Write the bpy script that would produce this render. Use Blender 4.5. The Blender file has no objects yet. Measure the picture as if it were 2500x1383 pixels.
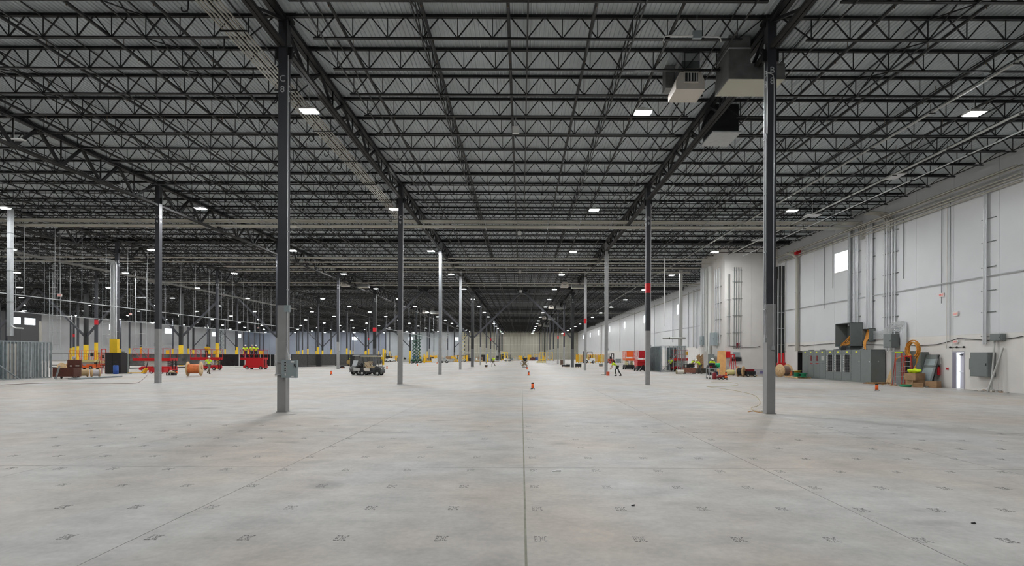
import bpy, bmesh, math, random
from mathutils import Vector, Matrix, Euler
random.seed(7)
S = bpy.context.scene
COL = S.collection
PI = math.pi
# ---------------------------------------------------------------- camera
F, HC, VX, VY, RO = 1300.0, 1.893, 1273.0, 868.0, 0.0038
cd = bpy.data.cameras.new('camera'); cam = bpy.data.objects.new('camera', cd); COL.objects.link(cam)
cam.location = (0, 0, HC); cam.rotation_euler = (Matrix.Rotation(PI/2, 4, 'X') @ Matrix.Rotation(RO, 4, 'Z')).to_euler()
cd.sensor_width = 36; cd.lens = 36*F/2500
cd.shift_x = (1250-VX)/2500; cd.shift_y = (VY-691.5)/2500
cd.clip_end = 600; cd.clip_start = .05
S.camera = cam
# ---------------------------------------------------------------- world, exposure
w = bpy.data.worlds.new('daylight'); S.world = w; w.use_nodes = True
w.node_tree.nodes['Background'].inputs[0].default_value = (.86, .92, 1.0, 1)
w.node_tree.nodes['Background'].inputs[1].default_value = 1.5
S.view_settings.view_transform = 'Standard'; S.view_settings.look = 'None'
S.view_settings.exposure = 1.22; S.view_settings.gamma = 1.0
S.view_settings.use_curve_mapping = False
LAMP_STRENGTH = 315
S.cycles.max_bounces = 6; S.cycles.diffuse_bounces = 4; S.cycles.glossy_bounces = 3; S.cycles.transmission_bounces = 4
S.cycles.sample_clamp_indirect = 6; S.cycles.caustics_reflective = False; S.cycles.caustics_refractive = False

# ---------------------------------------------------------------- pixel -> world (used only to survey positions)
def unroll(px, py):
    u, v = px-VX, py-VY
    return u-RO*v, v+RO*u
def floor_pt(px, py, z=0.0):
    u, v = unroll(px, py); D = F*(HC-z)/v
    return Vector((u*D/F, D, z))
def at(px, py, D):
    u, v = unroll(px, py)
    return Vector((u*D/F, D, HC-v*D/F))
WX = 26.0
def onwall(px, py, X=WX):
    u, v = unroll(px, py); D = X*F/u
    return Vector((X, D, HC-v*D/F))
# ---------------------------------------------------------------- materials
MATS = {}
def mat(name, col, rough=.6, metal=0.0, emit=None, noise=0.0, nscale=8, bump=0.0, spec=.4, detail=3):
    if name in MATS: return MATS[name]
    m = bpy.data.materials.new(name); m.use_nodes = True; nt = m.node_tree; b = nt.nodes['Principled BSDF']
    b.inputs['Base Color'].default_value = (*col, 1); b.inputs['Roughness'].default_value = rough
    b.inputs['Metallic'].default_value = metal; b.inputs['Specular IOR Level'].default_value = spec
    if emit:
        b.inputs['Emission Color'].default_value = (*emit[:3], 1); b.inputs['Emission Strength'].default_value = emit[3]
    if noise or bump:
        g = nt.nodes.new('ShaderNodeNewGeometry'); n = nt.nodes.new('ShaderNodeTexNoise')
        n.inputs['Scale'].default_value = nscale; n.inputs['Detail'].default_value = detail
        nt.links.new(g.outputs['Position'], n.inputs['Vector'])
        if noise:
            mr = nt.nodes.new('ShaderNodeMapRange'); mr.inputs['From Min'].default_value = .3; mr.inputs['From Max'].default_value = .7
            mr.inputs['To Min'].default_value = 1-noise; mr.inputs['To Max'].default_value = 1+noise
            nt.links.new(n.outputs['Fac'], mr.inputs['Value'])
            vm = nt.nodes.new('ShaderNodeVectorMath'); vm.operation = 'SCALE'; vm.inputs[0].default_value = col
            nt.links.new(mr.outputs[0], vm.inputs['Scale']); nt.links.new(vm.outputs[0], b.inputs['Base Color'])
        if bump:
            bp = nt.nodes.new('ShaderNodeBump'); bp.inputs['Strength'].default_value = bump; bp.inputs['Distance'].default_value = .02
            nt.links.new(n.outputs['Fac'], bp.inputs['Height']); nt.links.new(bp.outputs[0], b.inputs['Normal'])
    MATS[name] = m; return m
def floor_mat():
    m = bpy.data.materials.new('concrete_floor'); m.use_nodes = True; nt = m.node_tree; L = nt.links.new; N = nt.nodes.new
    b = nt.nodes['Principled BSDF']; g = N('ShaderNodeNewGeometry')
    def nz(sx, sy, sc, det=4, rot=0):
        mp = N('ShaderNodeMapping'); mp.inputs['Scale'].default_value = (sx, sy, 1); mp.inputs['Rotation'].default_value = (0, 0, rot)
        n = N('ShaderNodeTexNoise'); n.inputs['Scale'].default_value = sc; n.inputs['Detail'].default_value = det
        n.inputs['Roughness'].default_value = .6
        L(g.outputs['Position'], mp.inputs['Vector']); L(mp.outputs[0], n.inputs['Vector']); return n
    big = nz(1, .8, .16, 3); mid = nz(1, 1.2, 1.5, 6); streak = nz(1, 3.5, .9, 4, .15); fine = nz(1, 1, 14, 5); hue = nz(1, 1, .25, 2)
    tot = None
    for n, wgt in ((big, .20), (mid, .34), (streak, .11), (fine, .16)):
        sb = N('ShaderNodeMath'); sb.operation = 'SUBTRACT'; L(n.outputs['Fac'], sb.inputs[0]); sb.inputs[1].default_value = .5
        ml = N('ShaderNodeMath'); ml.operation = 'MULTIPLY'; L(sb.outputs[0], ml.inputs[0]); ml.inputs[1].default_value = wgt*2.6
        if tot is None: tot = ml
        else:
            ad = N('ShaderNodeMath'); ad.operation = 'ADD'; L(tot.outputs[0], ad.inputs[0]); L(ml.outputs[0], ad.inputs[1]); tot = ad
    one = N('ShaderNodeMath'); one.operation = 'ADD'; L(tot.outputs[0], one.inputs[0]); one.inputs[1].default_value = 1
    # a few dark oil spots and dusty patches
    v = nz(1, 2.2, .55, 1, .3); cr = N('ShaderNodeMapRange'); cr.inputs['From Min'].default_value = .68; cr.inputs['From Max'].default_value = .78
    cr.inputs['To Min'].default_value = 1; cr.inputs['To Max'].default_value = .72; L(v.outputs['Fac'], cr.inputs['Value'])
    mu = N('ShaderNodeMath'); mu.operation = 'MULTIPLY'; L(one.outputs[0], mu.inputs[0]); L(cr.outputs[0], mu.inputs[1])
    mx = N('ShaderNodeMix'); mx.data_type = 'RGBA'; mx.inputs[6].default_value = (.448, .438, .418, 1); mx.inputs[7].default_value = (.440, .392, .340, 1)
    hr = N('ShaderNodeMapRange'); hr.inputs['From Min'].default_value = .4; hr.inputs['From Max'].default_value = .62
    L(hue.outputs['Fac'], hr.inputs['Value']); L(hr.outputs[0], mx.inputs[0])
    vm = N('ShaderNodeVectorMath'); vm.operation = 'SCALE'; L(mx.outputs[2], vm.inputs[0]); L(mu.outputs[0], vm.inputs['Scale'])
    L(vm.outputs[0], b.inputs['Base Color'])
    rr = N('ShaderNodeMapRange'); rr.inputs['To Min'].default_value = .42; rr.inputs['To Max'].default_value = .68
    L(mid.outputs['Fac'], rr.inputs['Value']); L(rr.outputs[0], b.inputs['Roughness'])
    b.inputs['Specular IOR Level'].default_value = .35
    bp = N('ShaderNodeBump'); bp.inputs['Strength'].default_value = .08; L(fine.outputs['Fac'], bp.inputs['Height']); L(bp.outputs[0], b.inputs['Normal'])
    return m
M_FLOOR = floor_mat()
M_JOINT = mat('joint_filler', (.24, .235, .21), .8)
M_JOINTG = mat('green_joint_sealant', (.25, .245, .185), .7, noise=.2, nscale=6)
M_DECK = mat('galvanised_white_deck', (.50, .545, .565), .5, .0, noise=.10, nscale=.6)
M_STEEL = mat('black_primed_steel', (.013, .0135, .0145), .5)
M_STEEL2 = mat('dark_grey_steel', (.048, .050, .058), .5, noise=.1, nscale=2)
M_GREYP = mat('mid_grey_paint', (.31, .31, .308), .55, noise=.06, nscale=3)
M_PALEP = mat('pale_grey_paint', (.25, .265, .28), .45, noise=.06, nscale=3)
M_YEL = mat('yellow_paint', (.85, .56, .02), .5, noise=.05, nscale=4)
M_RED = mat('red_paint', (.62, .012, .02), .4)
M_WALL = mat('white_panel', (.655, .665, .675), .38, noise=.03, nscale=.5, detail=2)
M_WALLW = mat('warm_white_precast', (.72, .695, .66), .7, noise=.03, nscale=1.2)
M_WALLBL = mat('bluegrey_panel', (.27, .30, .36), .5, noise=.05, nscale=.3)
M_WALLBG = mat('beige_panel', (.34, .325, .265), .7, noise=.06, nscale=.4)
M_SEAM = mat('panel_seam', (.72, .72, .72), .7)
M_SEAML = mat('light_seam', (.58, .57, .50), .7)
M_WALLG2 = mat('grey_far_panel', (.42, .45, .47), .5, noise=.05, nscale=.3)
M_CREAM = mat('cream_pipe', (.43, .415, .36), .45)
M_GALV = mat('galvanised_steel', (.46, .48, .49), .38, .35, noise=.08, nscale=5)
M_COND = mat('bright_conduit', (.66, .67, .68), .3, .35)
M_STUD = mat('steel_stud', (.34, .38, .39), .42, .55, noise=.18, nscale=3)
M_BOX = mat('electrical_grey', (.17, .19, .185), .5, noise=.04, nscale=3)
M_BOXL = mat('enclosure_grey', (.30, .35, .36), .45, noise=.03, nscale=3)
M_BLACK = mat('black_plastic', (.015, .015, .016), .5)
M_RUB = mat('rubber', (.02, .02, .02), .8)
M_WHITE = mat('white_enamel', (.75, .75, .73), .5)
M_OFFW = mat('off_white_board', (.66, .62, .56), .6)
M_LIFT = mat('lift_red', (.55, .012, .018), .35)
M_ORG = mat('lift_orange', (.80, .13, .02), .4)
M_ORNG = mat('safety_orange', (.95, .14, .02), .5)
M_LGREY = mat('light_grey_metal', (.48, .48, .46), .45, .2)
M_WOOD = mat('plywood', (.62, .42, .22), .6, noise=.18, nscale=5)
M_WOODD = mat('board_wood', (.33, .19, .09), .7, noise=.25, nscale=6)
M_CARD = mat('cardboard', (.36, .22, .12), .8, noise=.1, nscale=5)
M_BROWN = mat('brown_steel', (.10, .032, .022), .45, noise=.15, nscale=3)
M_COPP = mat('orange_cable', (.70, .20, .06), .4, noise=.15, nscale=10)
M_CABY = mat('amber_cable', (.62, .26, .03), .5, noise=.2, nscale=12)
M_MESH = mat('barrier_fabric', (.075, .075, .072), .8, noise=.2, nscale=6)
M_BARR = mat('glossy_black_barrier', (.012, .012, .014), .22, noise=.3, nscale=2)
M_GLASS = mat('window_daylight', (.8, .85, .9), .2, emit=(.80, .90, 1.0, 1.5))
M_HIVIS = mat('hi_vis_yellow', (.66, .92, .02), .7)
M_SKIN = mat('skin', (.42, .24, .16), .6)
M_SKIND = mat('skin_dark', (.22, .12, .08), .6)
M_KHAKI = mat('khaki_cloth', (.17, .14, .10), .9, noise=.1, nscale=20)
M_NAVY = mat('navy_denim', (.04, .05, .10), .9, noise=.15, nscale=25)
M_DKCL = mat('dark_cloth', (.04, .045, .04), .9)
M_BOOT = mat('leather_boot', (.05, .035, .025), .6)
M_HELM = mat('white_helmet', (.82, .82, .80), .3)
M_TAN = mat('tan_vinyl', (.50, .38, .22), .55)
M_ROOFC = mat('cream_cart_roof', (.72, .66, .50), .4)
M_DGREEN = mat('green_spool', (.02, .26, .12), .5)
M_BLUE = mat('blue_plastic', (.02, .08, .32), .45)
M_WRAP = mat('shrink_wrap', (.50, .48, .50), .25, noise=.15, nscale=3)
M_SIGN = mat('sign_white', (.75, .72, .68), .5)
M_SIGNR = mat('sign_red_letters', (.7, .03, .02), .5, emit=(1, .05, .03, .12))
M_LETTER = mat('white_lettering', (.55, .57, .58), .5)
M_MARK = mat('black_stencil_ink', (.17, .17, .165), .8)
M_LENS = mat('led_lens', (.9, .9, .9), .3, emit=(.97, .985, 1.0, LAMP_STRENGTH))
M_GREEN = mat('dark_green_steel', (.01, .08, .04), .4)
M_AMB = mat('machine_yellow', (.80, .45, .02), .45)
M_CREAM2 = mat('cream_yellow_deck', (.62, .55, .25), .5)

# ---------------------------------------------------------------- mesh builder
class MB:
    def __init__(s): s.v = []; s.f = []; s.sm = []
    def add(s, vs, fs, smooth=False):
        n = len(s.v); s.v += [tuple(p) for p in vs]; s.f += [tuple(i+n for i in q) for q in fs]; s.sm += [smooth]*len(fs); return s
    def box(s, c, d, rz=0.0, M=None):
        x, y, z = d[0]/2, d[1]/2, d[2]/2
        P = [Vector((a*x, b*y, e*z)) for a in (-1, 1) for b in (-1, 1) for e in (-1, 1)]
        R = M if M is not None else (Matrix.Rotation(rz, 3, 'Z') if rz else None)
        if R is not None: P = [R @ p for p in P]
        c = Vector(c); P = [p+c for p in P]
        return s.add(P, [(0, 1, 3, 2), (4, 6, 7, 5), (0, 4, 5, 1), (2, 3, 7, 6), (0, 2, 6, 4), (1, 5, 7, 3)])
    def bb(s, a, b):
        return s.box([(a[i]+b[i])/2 for i in range(3)], [abs(b[i]-a[i]) for i in range(3)])
    def frame(s, p0, p1, up=(0, 0, 1)):
        d = (p1-p0); L = d.length; d = d/L; u = Vector(up)
        if abs(d.dot(u)) > .97: u = Vector((1, 0, 0)) if abs(d.x) < .9 else Vector((0, 1, 0))
        a = d.cross(u).normalized(); b = a.cross(d).normalized(); return d, a, b, L
    def bar(s, p0, p1, w, h, up=(0, 0, 1), caps=True):
        p0 = Vector(p0); p1 = Vector(p1); d, a, b, L = s.frame(p0, p1, up)
        P = [q+a*i*w/2+b*j*h/2 for q in (p0, p1) for i, j in ((-1, -1), (1, -1), (1, 1), (-1, 1))]
        f = [(0, 1, 5, 4), (1, 2, 6, 5), (2, 3, 7, 6), (3, 0, 4, 7)]
        if caps: f += [(3, 2, 1, 0), (4, 5, 6, 7)]
        return s.add(P, f)
    def tube(s, p0, p1, r, n=8, r1=None, caps=True):
        p0 = Vector(p0); p1 = Vector(p1); d, a, b, L = s.frame(p0, p1); r1 = r if r1 is None else r1
        P = [q+(a*math.cos(2*PI*i/n)+b*math.sin(2*PI*i/n))*rr for q, rr in ((p0, r), (p1, r1)) for i in range(n)]
        s.add(P, [(i, (i+1) % n, n+(i+1) % n, n+i) for i in range(n)], True)
        if caps: s.add(P, [tuple(range(n-1, -1, -1)), tuple(range(n, 2*n))])
        return s
    def path(s, pts, r, n=6):
        pts = [Vector(p) for p in pts]; rings = []
        for i, p in enumerate(pts):
            d = (pts[min(i+1, len(pts)-1)]-pts[max(i-1, 0)]).normalized()
            if i == 0:
                u = Vector((0, 0, 1)) if abs(d.z) < .9 else Vector((0, 1, 0)); a = d.cross(u).normalized()
            else:
                a = (a-d*a.dot(d)).normalized()
            b = d.cross(a)
            rings.append([p+(a*math.cos(2*PI*k/n)+b*math.sin(2*PI*k/n))*r for k in range(n)])
        V = [q for g in rings for q in g]
        s.add(V, [(i*n+k, i*n+(k+1) % n, (i+1)*n+(k+1) % n, (i+1)*n+k) for i in range(len(pts)-1) for k in range(n)], True)
        s.add(V, [tuple(range(n-1, -1, -1)), tuple(range(len(V)-n, len(V)))]); return s
    def lathe(s, prof, n=16, M=None):
        V = []
        for r, z in prof:
            for k in range(n):
                V.append(Vector((r*math.cos(2*PI*k/n), r*math.sin(2*PI*k/n), z)))
        if M is not None: V = [M @ p for p in V]
        m = len(prof)
        return s.add(V, [(i*n+k, i*n+(k+1) % n, (i+1)*n+(k+1) % n, (i+1)*n+k) for i in range(m-1) for k in range(n)], True)
    def poly(s, pts, y0, y1, ax='y'):
        n = len(pts)
        def q(p, t): return (p[0], t, p[1]) if ax == 'y' else ((t, p[0], p[1]) if ax == 'x' else (p[0], p[1], t))
        V = [q(p, y0) for p in pts]+[q(p, y1) for p in pts]
        return s.add(V, [tuple(range(n)), tuple(range(2*n-1, n-1, -1))]+[(i, n+i, n+(i+1) % n, (i+1) % n) for i in range(n)])
    def ell(s, c, r, n=10, m=7):
        c = Vector(c); V = []
        for i in range(m+1):
            t = PI*i/m
            for k in range(n):
                V.append(c+Vector((r[0]*math.sin(t)*math.cos(2*PI*k/n), r[1]*math.sin(t)*math.sin(2*PI*k/n), r[2]*math.cos(t))))
        return s.add(V, [(i*n+k, i*n+(k+1) % n, (i+1)*n+(k+1) % n, (i+1)*n+k) for i in range(m) for k in range(n)], True)
    def mesh(s, name, m):
        me = bpy.data.meshes.new(name); me.from_pydata(s.v, [], s.f); me.materials.append(m)
        if any(s.sm): me.polygons.foreach_set('use_smooth', s.sm)
        me.update(); return me
    def build(s, name, m, parent=None, loc=None):
        return link(name, s.mesh(name, m), parent, loc)
def link(name, me, parent=None, loc=None, rz=0.0):
    o = bpy.data.objects.new(name, me); COL.objects.link(o)
    if parent: o.parent = parent
    if loc is not None: o.location = loc
    if rz: o.rotation_euler = (0, 0, rz)
    return o
def fixn(me):
    bm = bmesh.new(); bm.from_mesh(me); bmesh.ops.recalc_face_normals(bm, faces=bm.faces); bm.to_mesh(me); bm.free()
def thing(name, label, cat, loc=(0, 0, 0), rz=0.0, group=None):
    o = bpy.data.objects.new(name, None); COL.objects.link(o); o.location = loc; o.rotation_euler = (0, 0, rz)
    o.empty_display_size = .2
    o['kind'] = 'thing'
    return tag(o, label, cat, group)
def tag(o, label, cat, group=None):
    o['label'] = label; o['category'] = cat
    if group: o['group'] = group
    return o
def struct(o): o['kind'] = 'structure'; return o
def stuff(o): o['kind'] = 'stuff'; return o
def kids(o): return KIDS.get(o.name, [])
def dup(root, loc, rz, label, group=None):
    r = root.copy(); COL.objects.link(r); r.location = loc; r.rotation_euler = (0, 0, rz); r['label'] = label
    if group: r['group'] = group
    for ch in list(root.children):
        c = ch.copy(); COL.objects.link(c); c.parent = r
        for g in list(ch.children):
            d = g.copy(); COL.objects.link(d); d.parent = c
    return r
ORD = 'zeroth first second third fourth fifth sixth seventh eighth ninth tenth eleventh twelfth thirteenth fourteenth fifteenth sixteenth seventeenth eighteenth nineteenth twentieth'.split()
def ordn(n):
    if n <= 20: return ORD[n]
    t = {2: 'twenty', 3: 'thirty', 4: 'forty', 5: 'fifty', 6: 'sixty', 7: 'seventy', 8: 'eighty', 9: 'ninety'}
    tt = {2: 'twentieth', 3: 'thirtieth', 4: 'fortieth', 5: 'fiftieth', 6: 'sixtieth', 7: 'seventieth', 8: 'eightieth', 9: 'ninetieth'}
    if n >= 100: return 'hundred and '+ordn(n-100) if n > 100 else 'hundredth'
    return tt[n//10] if n % 10 == 0 else t[n//10]+'-'+ORD[n % 10]
FONTC = {}
def text(s, size, m, name, parent, loc, rot, depth=.004):
    k = (s, size, m.name)
    if k not in FONTC:
        cu = bpy.data.curves.new('t', 'FONT'); cu.body = s; cu.size = size; cu.extrude = depth; cu.align_x = 'CENTER'; cu.align_y = 'CENTER'
        cu.resolution_u = 3
        o = bpy.data.objects.new('t', cu); COL.objects.link(o); bpy.context.view_layer.update()
        me = bpy.data.meshes.new_from_object(o.evaluated_get(bpy.context.evaluated_depsgraph_get()))
        me.materials.clear(); me.materials.append(m); bpy.data.objects.remove(o); FONTC[k] = me
    o = link(name, FONTC[k], parent, loc); o.rotation_euler = rot; return o
FRONT = (PI/2, 0, 0)          # text facing the camera (-Y)
RIGHTF = (PI/2, 0, PI/2)      # facing +X
LEFTF = (PI/2, 0, -PI/2)      # facing -X

# ================================================================ SETTING
ROW0, BAY, NROW = 17.40, 16.9, 14
YF = 245.0; YB = -32.0; XL = -128.0
ZD = HC+11.12                  # underside of deck
XC = {'B': 8.16, 'C': -7.84, 'D': -23.5, 'E': -39.0, 'F': -54.5, 'G': -69.7, 'H': -85.0, 'I': -100.0, 'J': -115.0}
LINES = 'BCDEFGHIJ'
def rowy(n): return ROW0+(n-8)*BAY
# floor: one slab piece per pour near the camera, joints recessed between
fl = MB()
fl.bb((XL-1, YB-1, -.30), (WX+1, YF+1, -.006)).build('floor', M_JOINT)
floor = bpy.data.objects['floor']; struct(floor)
SX, SY = 4.0, BAY/4
xs = [.05-SX*i for i in range(7, -7, -1)]; xs = [x for x in xs if x < WX-.4]
ys = [ROW0-SY*4.0+SY*j for j in range(-1, 8)]
sl = MB(); g = .005
sl.bb((g, g, -.02), (SX-g, SY-g, 0)); slm = sl.mesh('floor_slab', M_FLOOR)
for x in xs:
    for y in ys[:-1]:
        if x+SX <= WX: link('floor_slab', slm, floor, (x, y, 0))
x0s, x1s, y0s, y1s = xs[0], [x for x in xs if x+SX <= WX][-1]+SX, ys[0], ys[-1]
for a, b in (((XL, y1s+g, -.02), (WX+.2, YF, 0)), ((XL, YB, -.02), (WX+.2, y0s-g, 0)), ((XL, y0s, -.02), (x0s-g, y1s, 0)), ((x1s+g, y0s, -.02), (WX+.2, y1s, 0))):
    MB().bb(a, b).build('floor_slab', M_FLOOR, floor)
MB().bb((.05-.012, 3.0, -.006), (.05+.012, 30.0, .0012)).build('joint_sealant', M_JOINTG, floor)['label'] = 'green joint sealant'
# stencilled marks on the slab
def mark_mesh():
    b = MB(); z0, z1 = .0005, .002
    def st(x0, y0, x1, y1, w=.012): b.bar((x0, y0, z1), (x1, y1, z1), w*(.8 if abs(x1-x0) > .01 else 1.1), .001)
    h = .13
    for k in range(4): st(0, k*h/3-.004, 0, k*h/3+.02); st(.055, k*h/3-.004, .055, k*h/3+.012)
    st(.0, 0, .05, 0, .018); st(0, h, .05, h, .018); st(0, h/2, .045, h/2)
    st(.085, 0, .13, 0, .02); st(.085, h, .13, h, .02); st(.135, .015, .135, h*.42); st(.135, h*.58, .135, h-.015)
    st(.19, 0, .19, h, .010); st(.165, h*.45, .165, h*.62)
    st(.235, .015, .235, h*.42); st(.235, h*.58, .235, h-.015); st(.24, 0, .29, 0, .022); st(.24, h, .29, h, .022)
    b.v = [(x*.42, y, z) for x, y, z in b.v]
    return b.mesh('stencil_mark', M_MARK)
mm = mark_mesh(); 
for j in range(9):
    D = 5.42+1.085*j
    for i in range(-12, 13):
        X = .145+1.03*i
        X *= 1-.054*(X/D/.9)**2
        if abs(X) < D*.98 and random.random() < (1.0 if j < 5 else .7): link('stencil_mark', mm, floor, (X+random.uniform(-.01, .01), D, 0), random.uniform(-.02, .02))
# ceiling deck: real corrugation
dk = MB(); P = .152; n = int((WX-XL)/P)+2; prof = []
for i in range(n):
    x = XL+i*P
    prof += [(x, 0), (x+.038, 0), (x+.054, .040), (x+.136, .040)]
V = [(x, y, ZD+z) for y in (YB, YF) for x, z in prof]; m_ = len(prof)
dk.add(V, [(i, i+1, m_+i+1, m_+i) for i in range(m_-1)])
struct(dk.build('ceiling', M_DECK))
MB().bb((XL-1, YB-1, ZD+.3), (WX+1, YF+1, ZD+.4)).build('roof_sheet', M_DECK, bpy.data.objects['ceiling'])
# walls
ZT = ZD+.3
def panel_wall(name, fn, p0, p1, step, mats, zsplit, thick=.2, skip=()):
    pass
wr = struct(MB().bb((WX+.25, YB, 0), (WX+.3, 31.2, ZT)).bb((WX+.25, 32.15, 0), (WX+.3, YF, ZT)).bb((WX+.25, 31.2, 2.25), (WX+.3, 32.15, ZT)).build('wall_right', M_SEAM))
DY0, DY1 = 31.22, 32.14
ybs = [YB]; 
while ybs[-1] < YF-1: ybs.append(ybs[-1]+3.05)
ybs[-1] = YF
cache = {}
def wpanel(a, b, z0, z1, m, nm='wall_panel', par=None, x=WX):
    k = (round(b-a, 3), z0, z1, m.name)
    if k not in cache:
        cache[k] = MB().bb((0, .008, z0+.002), (.25, b-a-.008, z1-.002)).mesh(nm, m)
    return link(nm, cache[k], par or wr, (x, a, 0))
for a, b in zip(ybs, ybs[1:]):
    wpanel(a, b, 3.2, ZT, M_WALL)
    if a < DY0 < b or a < DY1 < b:
        lo, hi = max(a, DY0), min(b, DY1)
        if lo-a > .03: wpanel(a, lo, 0, 3.2, M_WALLW)
        if b-hi > .03: wpanel(hi, b, 0, 3.2, M_WALLW)
        wpanel(lo, hi, 2.22, 3.2, M_WALLW)
    else: wpanel(a, b, 0, 3.2, M_WALLW)
# bump-out in the right wall
BX, BY0, BY1 = 20.6, 54.0, 61.0
bo = struct(MB().bb((BX+.05, BY0+.05, 0), (WX+.1, BY1-.05, ZT)).build('wall_bumpout', M_SEAM))
for a, b in ((BX, 23.3), (23.3, WX)): MB().bb((a+.005, BY0, 0), (b-.005, BY0+.05, ZT)).build('wall_panel', M_WALLW, bo)
for a, b in ((BY0+.05, 56.4), (56.4, 58.7), (58.7, BY1)): MB().bb((BX, a+.005, 0), (BX+.05, b-.005, ZT)).build('wall_panel', M_WALLW, bo)
MB().bb((BX, BY1-.05, 0), (WX, BY1, ZT)).build('wall_panel', M_WALLW, bo)
# left, far and rear walls
wl = struct(MB().bb((XL-.3, YB, 0), (XL-.2, YF, ZT)).build('wall_left', M_SEAM))
pm = MB().bb((-.2, .015, 0), (0, 5.985, ZT)).mesh('wall_panel', M_WALL)
y = YB
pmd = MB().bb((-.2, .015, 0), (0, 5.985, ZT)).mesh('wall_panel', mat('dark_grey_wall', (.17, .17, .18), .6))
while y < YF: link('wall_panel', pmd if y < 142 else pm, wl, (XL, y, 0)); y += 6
wf = struct(MB().bb((XL-.2, YF+.2, 0), (WX+.2, YF+.3, ZT)).build('wall_far', M_SEAML))
p1 = MB().bb((.06, 0, 0), (2.94, .2, ZT)).mesh('wall_panel', M_WALLBL); p2 = MB().bb((.09, 0, 0), (1.41, .2, ZT)).mesh('wall_panel', M_WALLBG)
x = XL
p3 = MB().bb((.03, 0, 0), (2.97, .2, ZT)).mesh('wall_panel', M_WALLG2)
while x < -27: link('wall_panel', p1 if x < -62 else p3, wf, (x, YF, 0)); x += 3
while x < WX-.1: link('wall_panel', p2, wf, (x, YF, 0)); x += 1.5
for z in (3.2, 6.8, 10): MB().bb((-27, YF-.04, z), (WX, YF, z+.10)).build('seam_strip', M_SEAML, wf)
wb = struct(MB().bb((XL-.2, YB-.2, 0), (WX+.2, YB, ZT)).build('wall_rear', M_WALL))
# windows
def window(n, c, half, hz, axis):
    t = bpy.data.objects.new('window_%d' % n, None); COL.objects.link(t); t.location = c; struct(t)
    s = 1 if axis == 'x' else 0
    def bx(b, u0, u1, z0, z1, d0, d1):
        if axis == 'x': b.bb((d0, u0, z0), (d1, u1, z1))
        elif axis == '-x': b.bb((-d1, u0, z0), (-d0, u1, z1))
        else: b.bb((u0, -d1, z0), (u1, -d0, z1))
    fr = MB(); e = .07
    if axis == 'x': k0, k1 = -.06, .0
    else: k0, k1 = 0, .06
    for q in ((-half-e, half+e, -hz-e, -hz), (-half-e, half+e, hz, hz+e), (-half-e, -half, -hz, hz), (half, half+e, -hz, hz)): bx(fr, *q, k0 if axis == 'x' else 0, k1 if axis == 'x' else .06)
    fr.build('window_frame', M_WHITE, t)
    gl = MB()
    bx(gl, -half, half, -hz, hz, -.02 if axis == 'x' else 0.0, -.005 if axis == 'x' else .02)
    gl.build('pane', M_GLASS, t)
    return t
wn = 1
for Y in (43.15, 66, 88, 112, 134, 157, 179, 201, 223):
    window(wn, (WX, Y, HC+7.7), 1.0, .78, 'x'); wn += 1
def windowL(Y, hw=1.1):
    global wn
    t = bpy.data.objects.new('window_%d' % wn, None); COL.objects.link(t); t.location = (XL, Y, HC+8.3); struct(t); wn += 1
    f = MB(); e = .08; h = .85
    for a, b in (((0, -hw-e, -h-e), (.06, hw+e, -h)), ((0, -hw-e, h), (.06, hw+e, h+e)), ((0, -hw-e, -h), (.06, -hw, h)), ((0, hw, -h), (.06, hw+e, h))): f.bb(a, b)
    f.build('window_frame', M_WHITE, t); MB().bb((0, -hw, -h), (.02, hw, h)).build('pane', M_GLASS, t)
for Y, hw in ((135, 1.0), (138.6, 1.5), (166, .8), (193, 2.0), (222, 2.0), (241, 2)): windowL(Y, hw)
for X in (-76.7, -50.9, -30): window(wn, (X, YF, HC+7.4), 1.2 if X < -60 else .95, .72, 'y'); wn += 1
# personnel door in the right wall (ajar, daylight behind)
dr = bpy.data.objects.new('door_1', None); COL.objects.link(dr); dr.location = (WX, DY0, 0); struct(dr)
fr = MB(); Wd = DY1-DY0
fr.bb((-.02, 0, 0), (.2, .05, 2.22)).bb((-.02, Wd-.05, 0), (.2, Wd, 2.22)).bb((-.02, .05, 2.16), (.2, Wd-.05, 2.22)).build('door_frame', mat('door_paint', (.42, .40, .45), .5), dr)
lf = MB().bb((0, 0, .02), (.045, .80, 2.14)).build('door_leaf', mat('door_leaf_paint', (.45, .43, .50), .45), dr, (.12, .06, 0)); lf.rotation_euler = (0, 0, -.35)
MB().tube((-.07, .08, 1.0), (-.07, .72, 1.0), .02).bb((-.07, .08, .97), (0, .12, 1.03)).bb((-.07, .68, .97), (0, .72, 1.03)).build('push_bar', M_COND, lf)
MB().bb((-.06, .45, 1.98), (0, .75, 2.06)).build('door_closer', M_BOX, lf)
# ================================================================ STEEL FRAME
# --- roof joists
def joist_parts(full):
    W = 16.0; Lp = []
    tc = MB().bb((.15, -.055, -.10), (W-.15, -.006, -.055)).bb((.15, .006, -.10), (W-.15, .055, -.055)) \
        .bb((.15, -.055, -.06), (W-.15, .055, -.05)).bb((0, -.07, -.05), (.45, .07, 0)).bb((W-.45, -.07, -.05), (W, .07, 0)).bb((.45, -.05, -.05), (W-.45, .05, -.003))
    bc = MB().bb((1.0, -.05, -.80), (W-1.0, -.006, -.755)).bb((1.0, .006, -.80), (W-1.0, .05, -.755)).bb((1.0, -.05, -.76), (W-1.0, .05, -.752))
    webs = []
    st = W/14
    for i in range(1, 14):
        x = st*i; webs.append(((x, 0, -.76), (x, 0, -.08), .024))
        webs.append(((x, 0, -.76), (x-st/2+.03 if i > 1 else .3, 0, -.08), .034))
        webs.append(((x, 0, -.76), (x+st/2-.03 if i < 13 else W-.3, 0, -.08), .034))
    return tc, bc, webs
tc, bc, webs = joist_parts(True)
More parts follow.
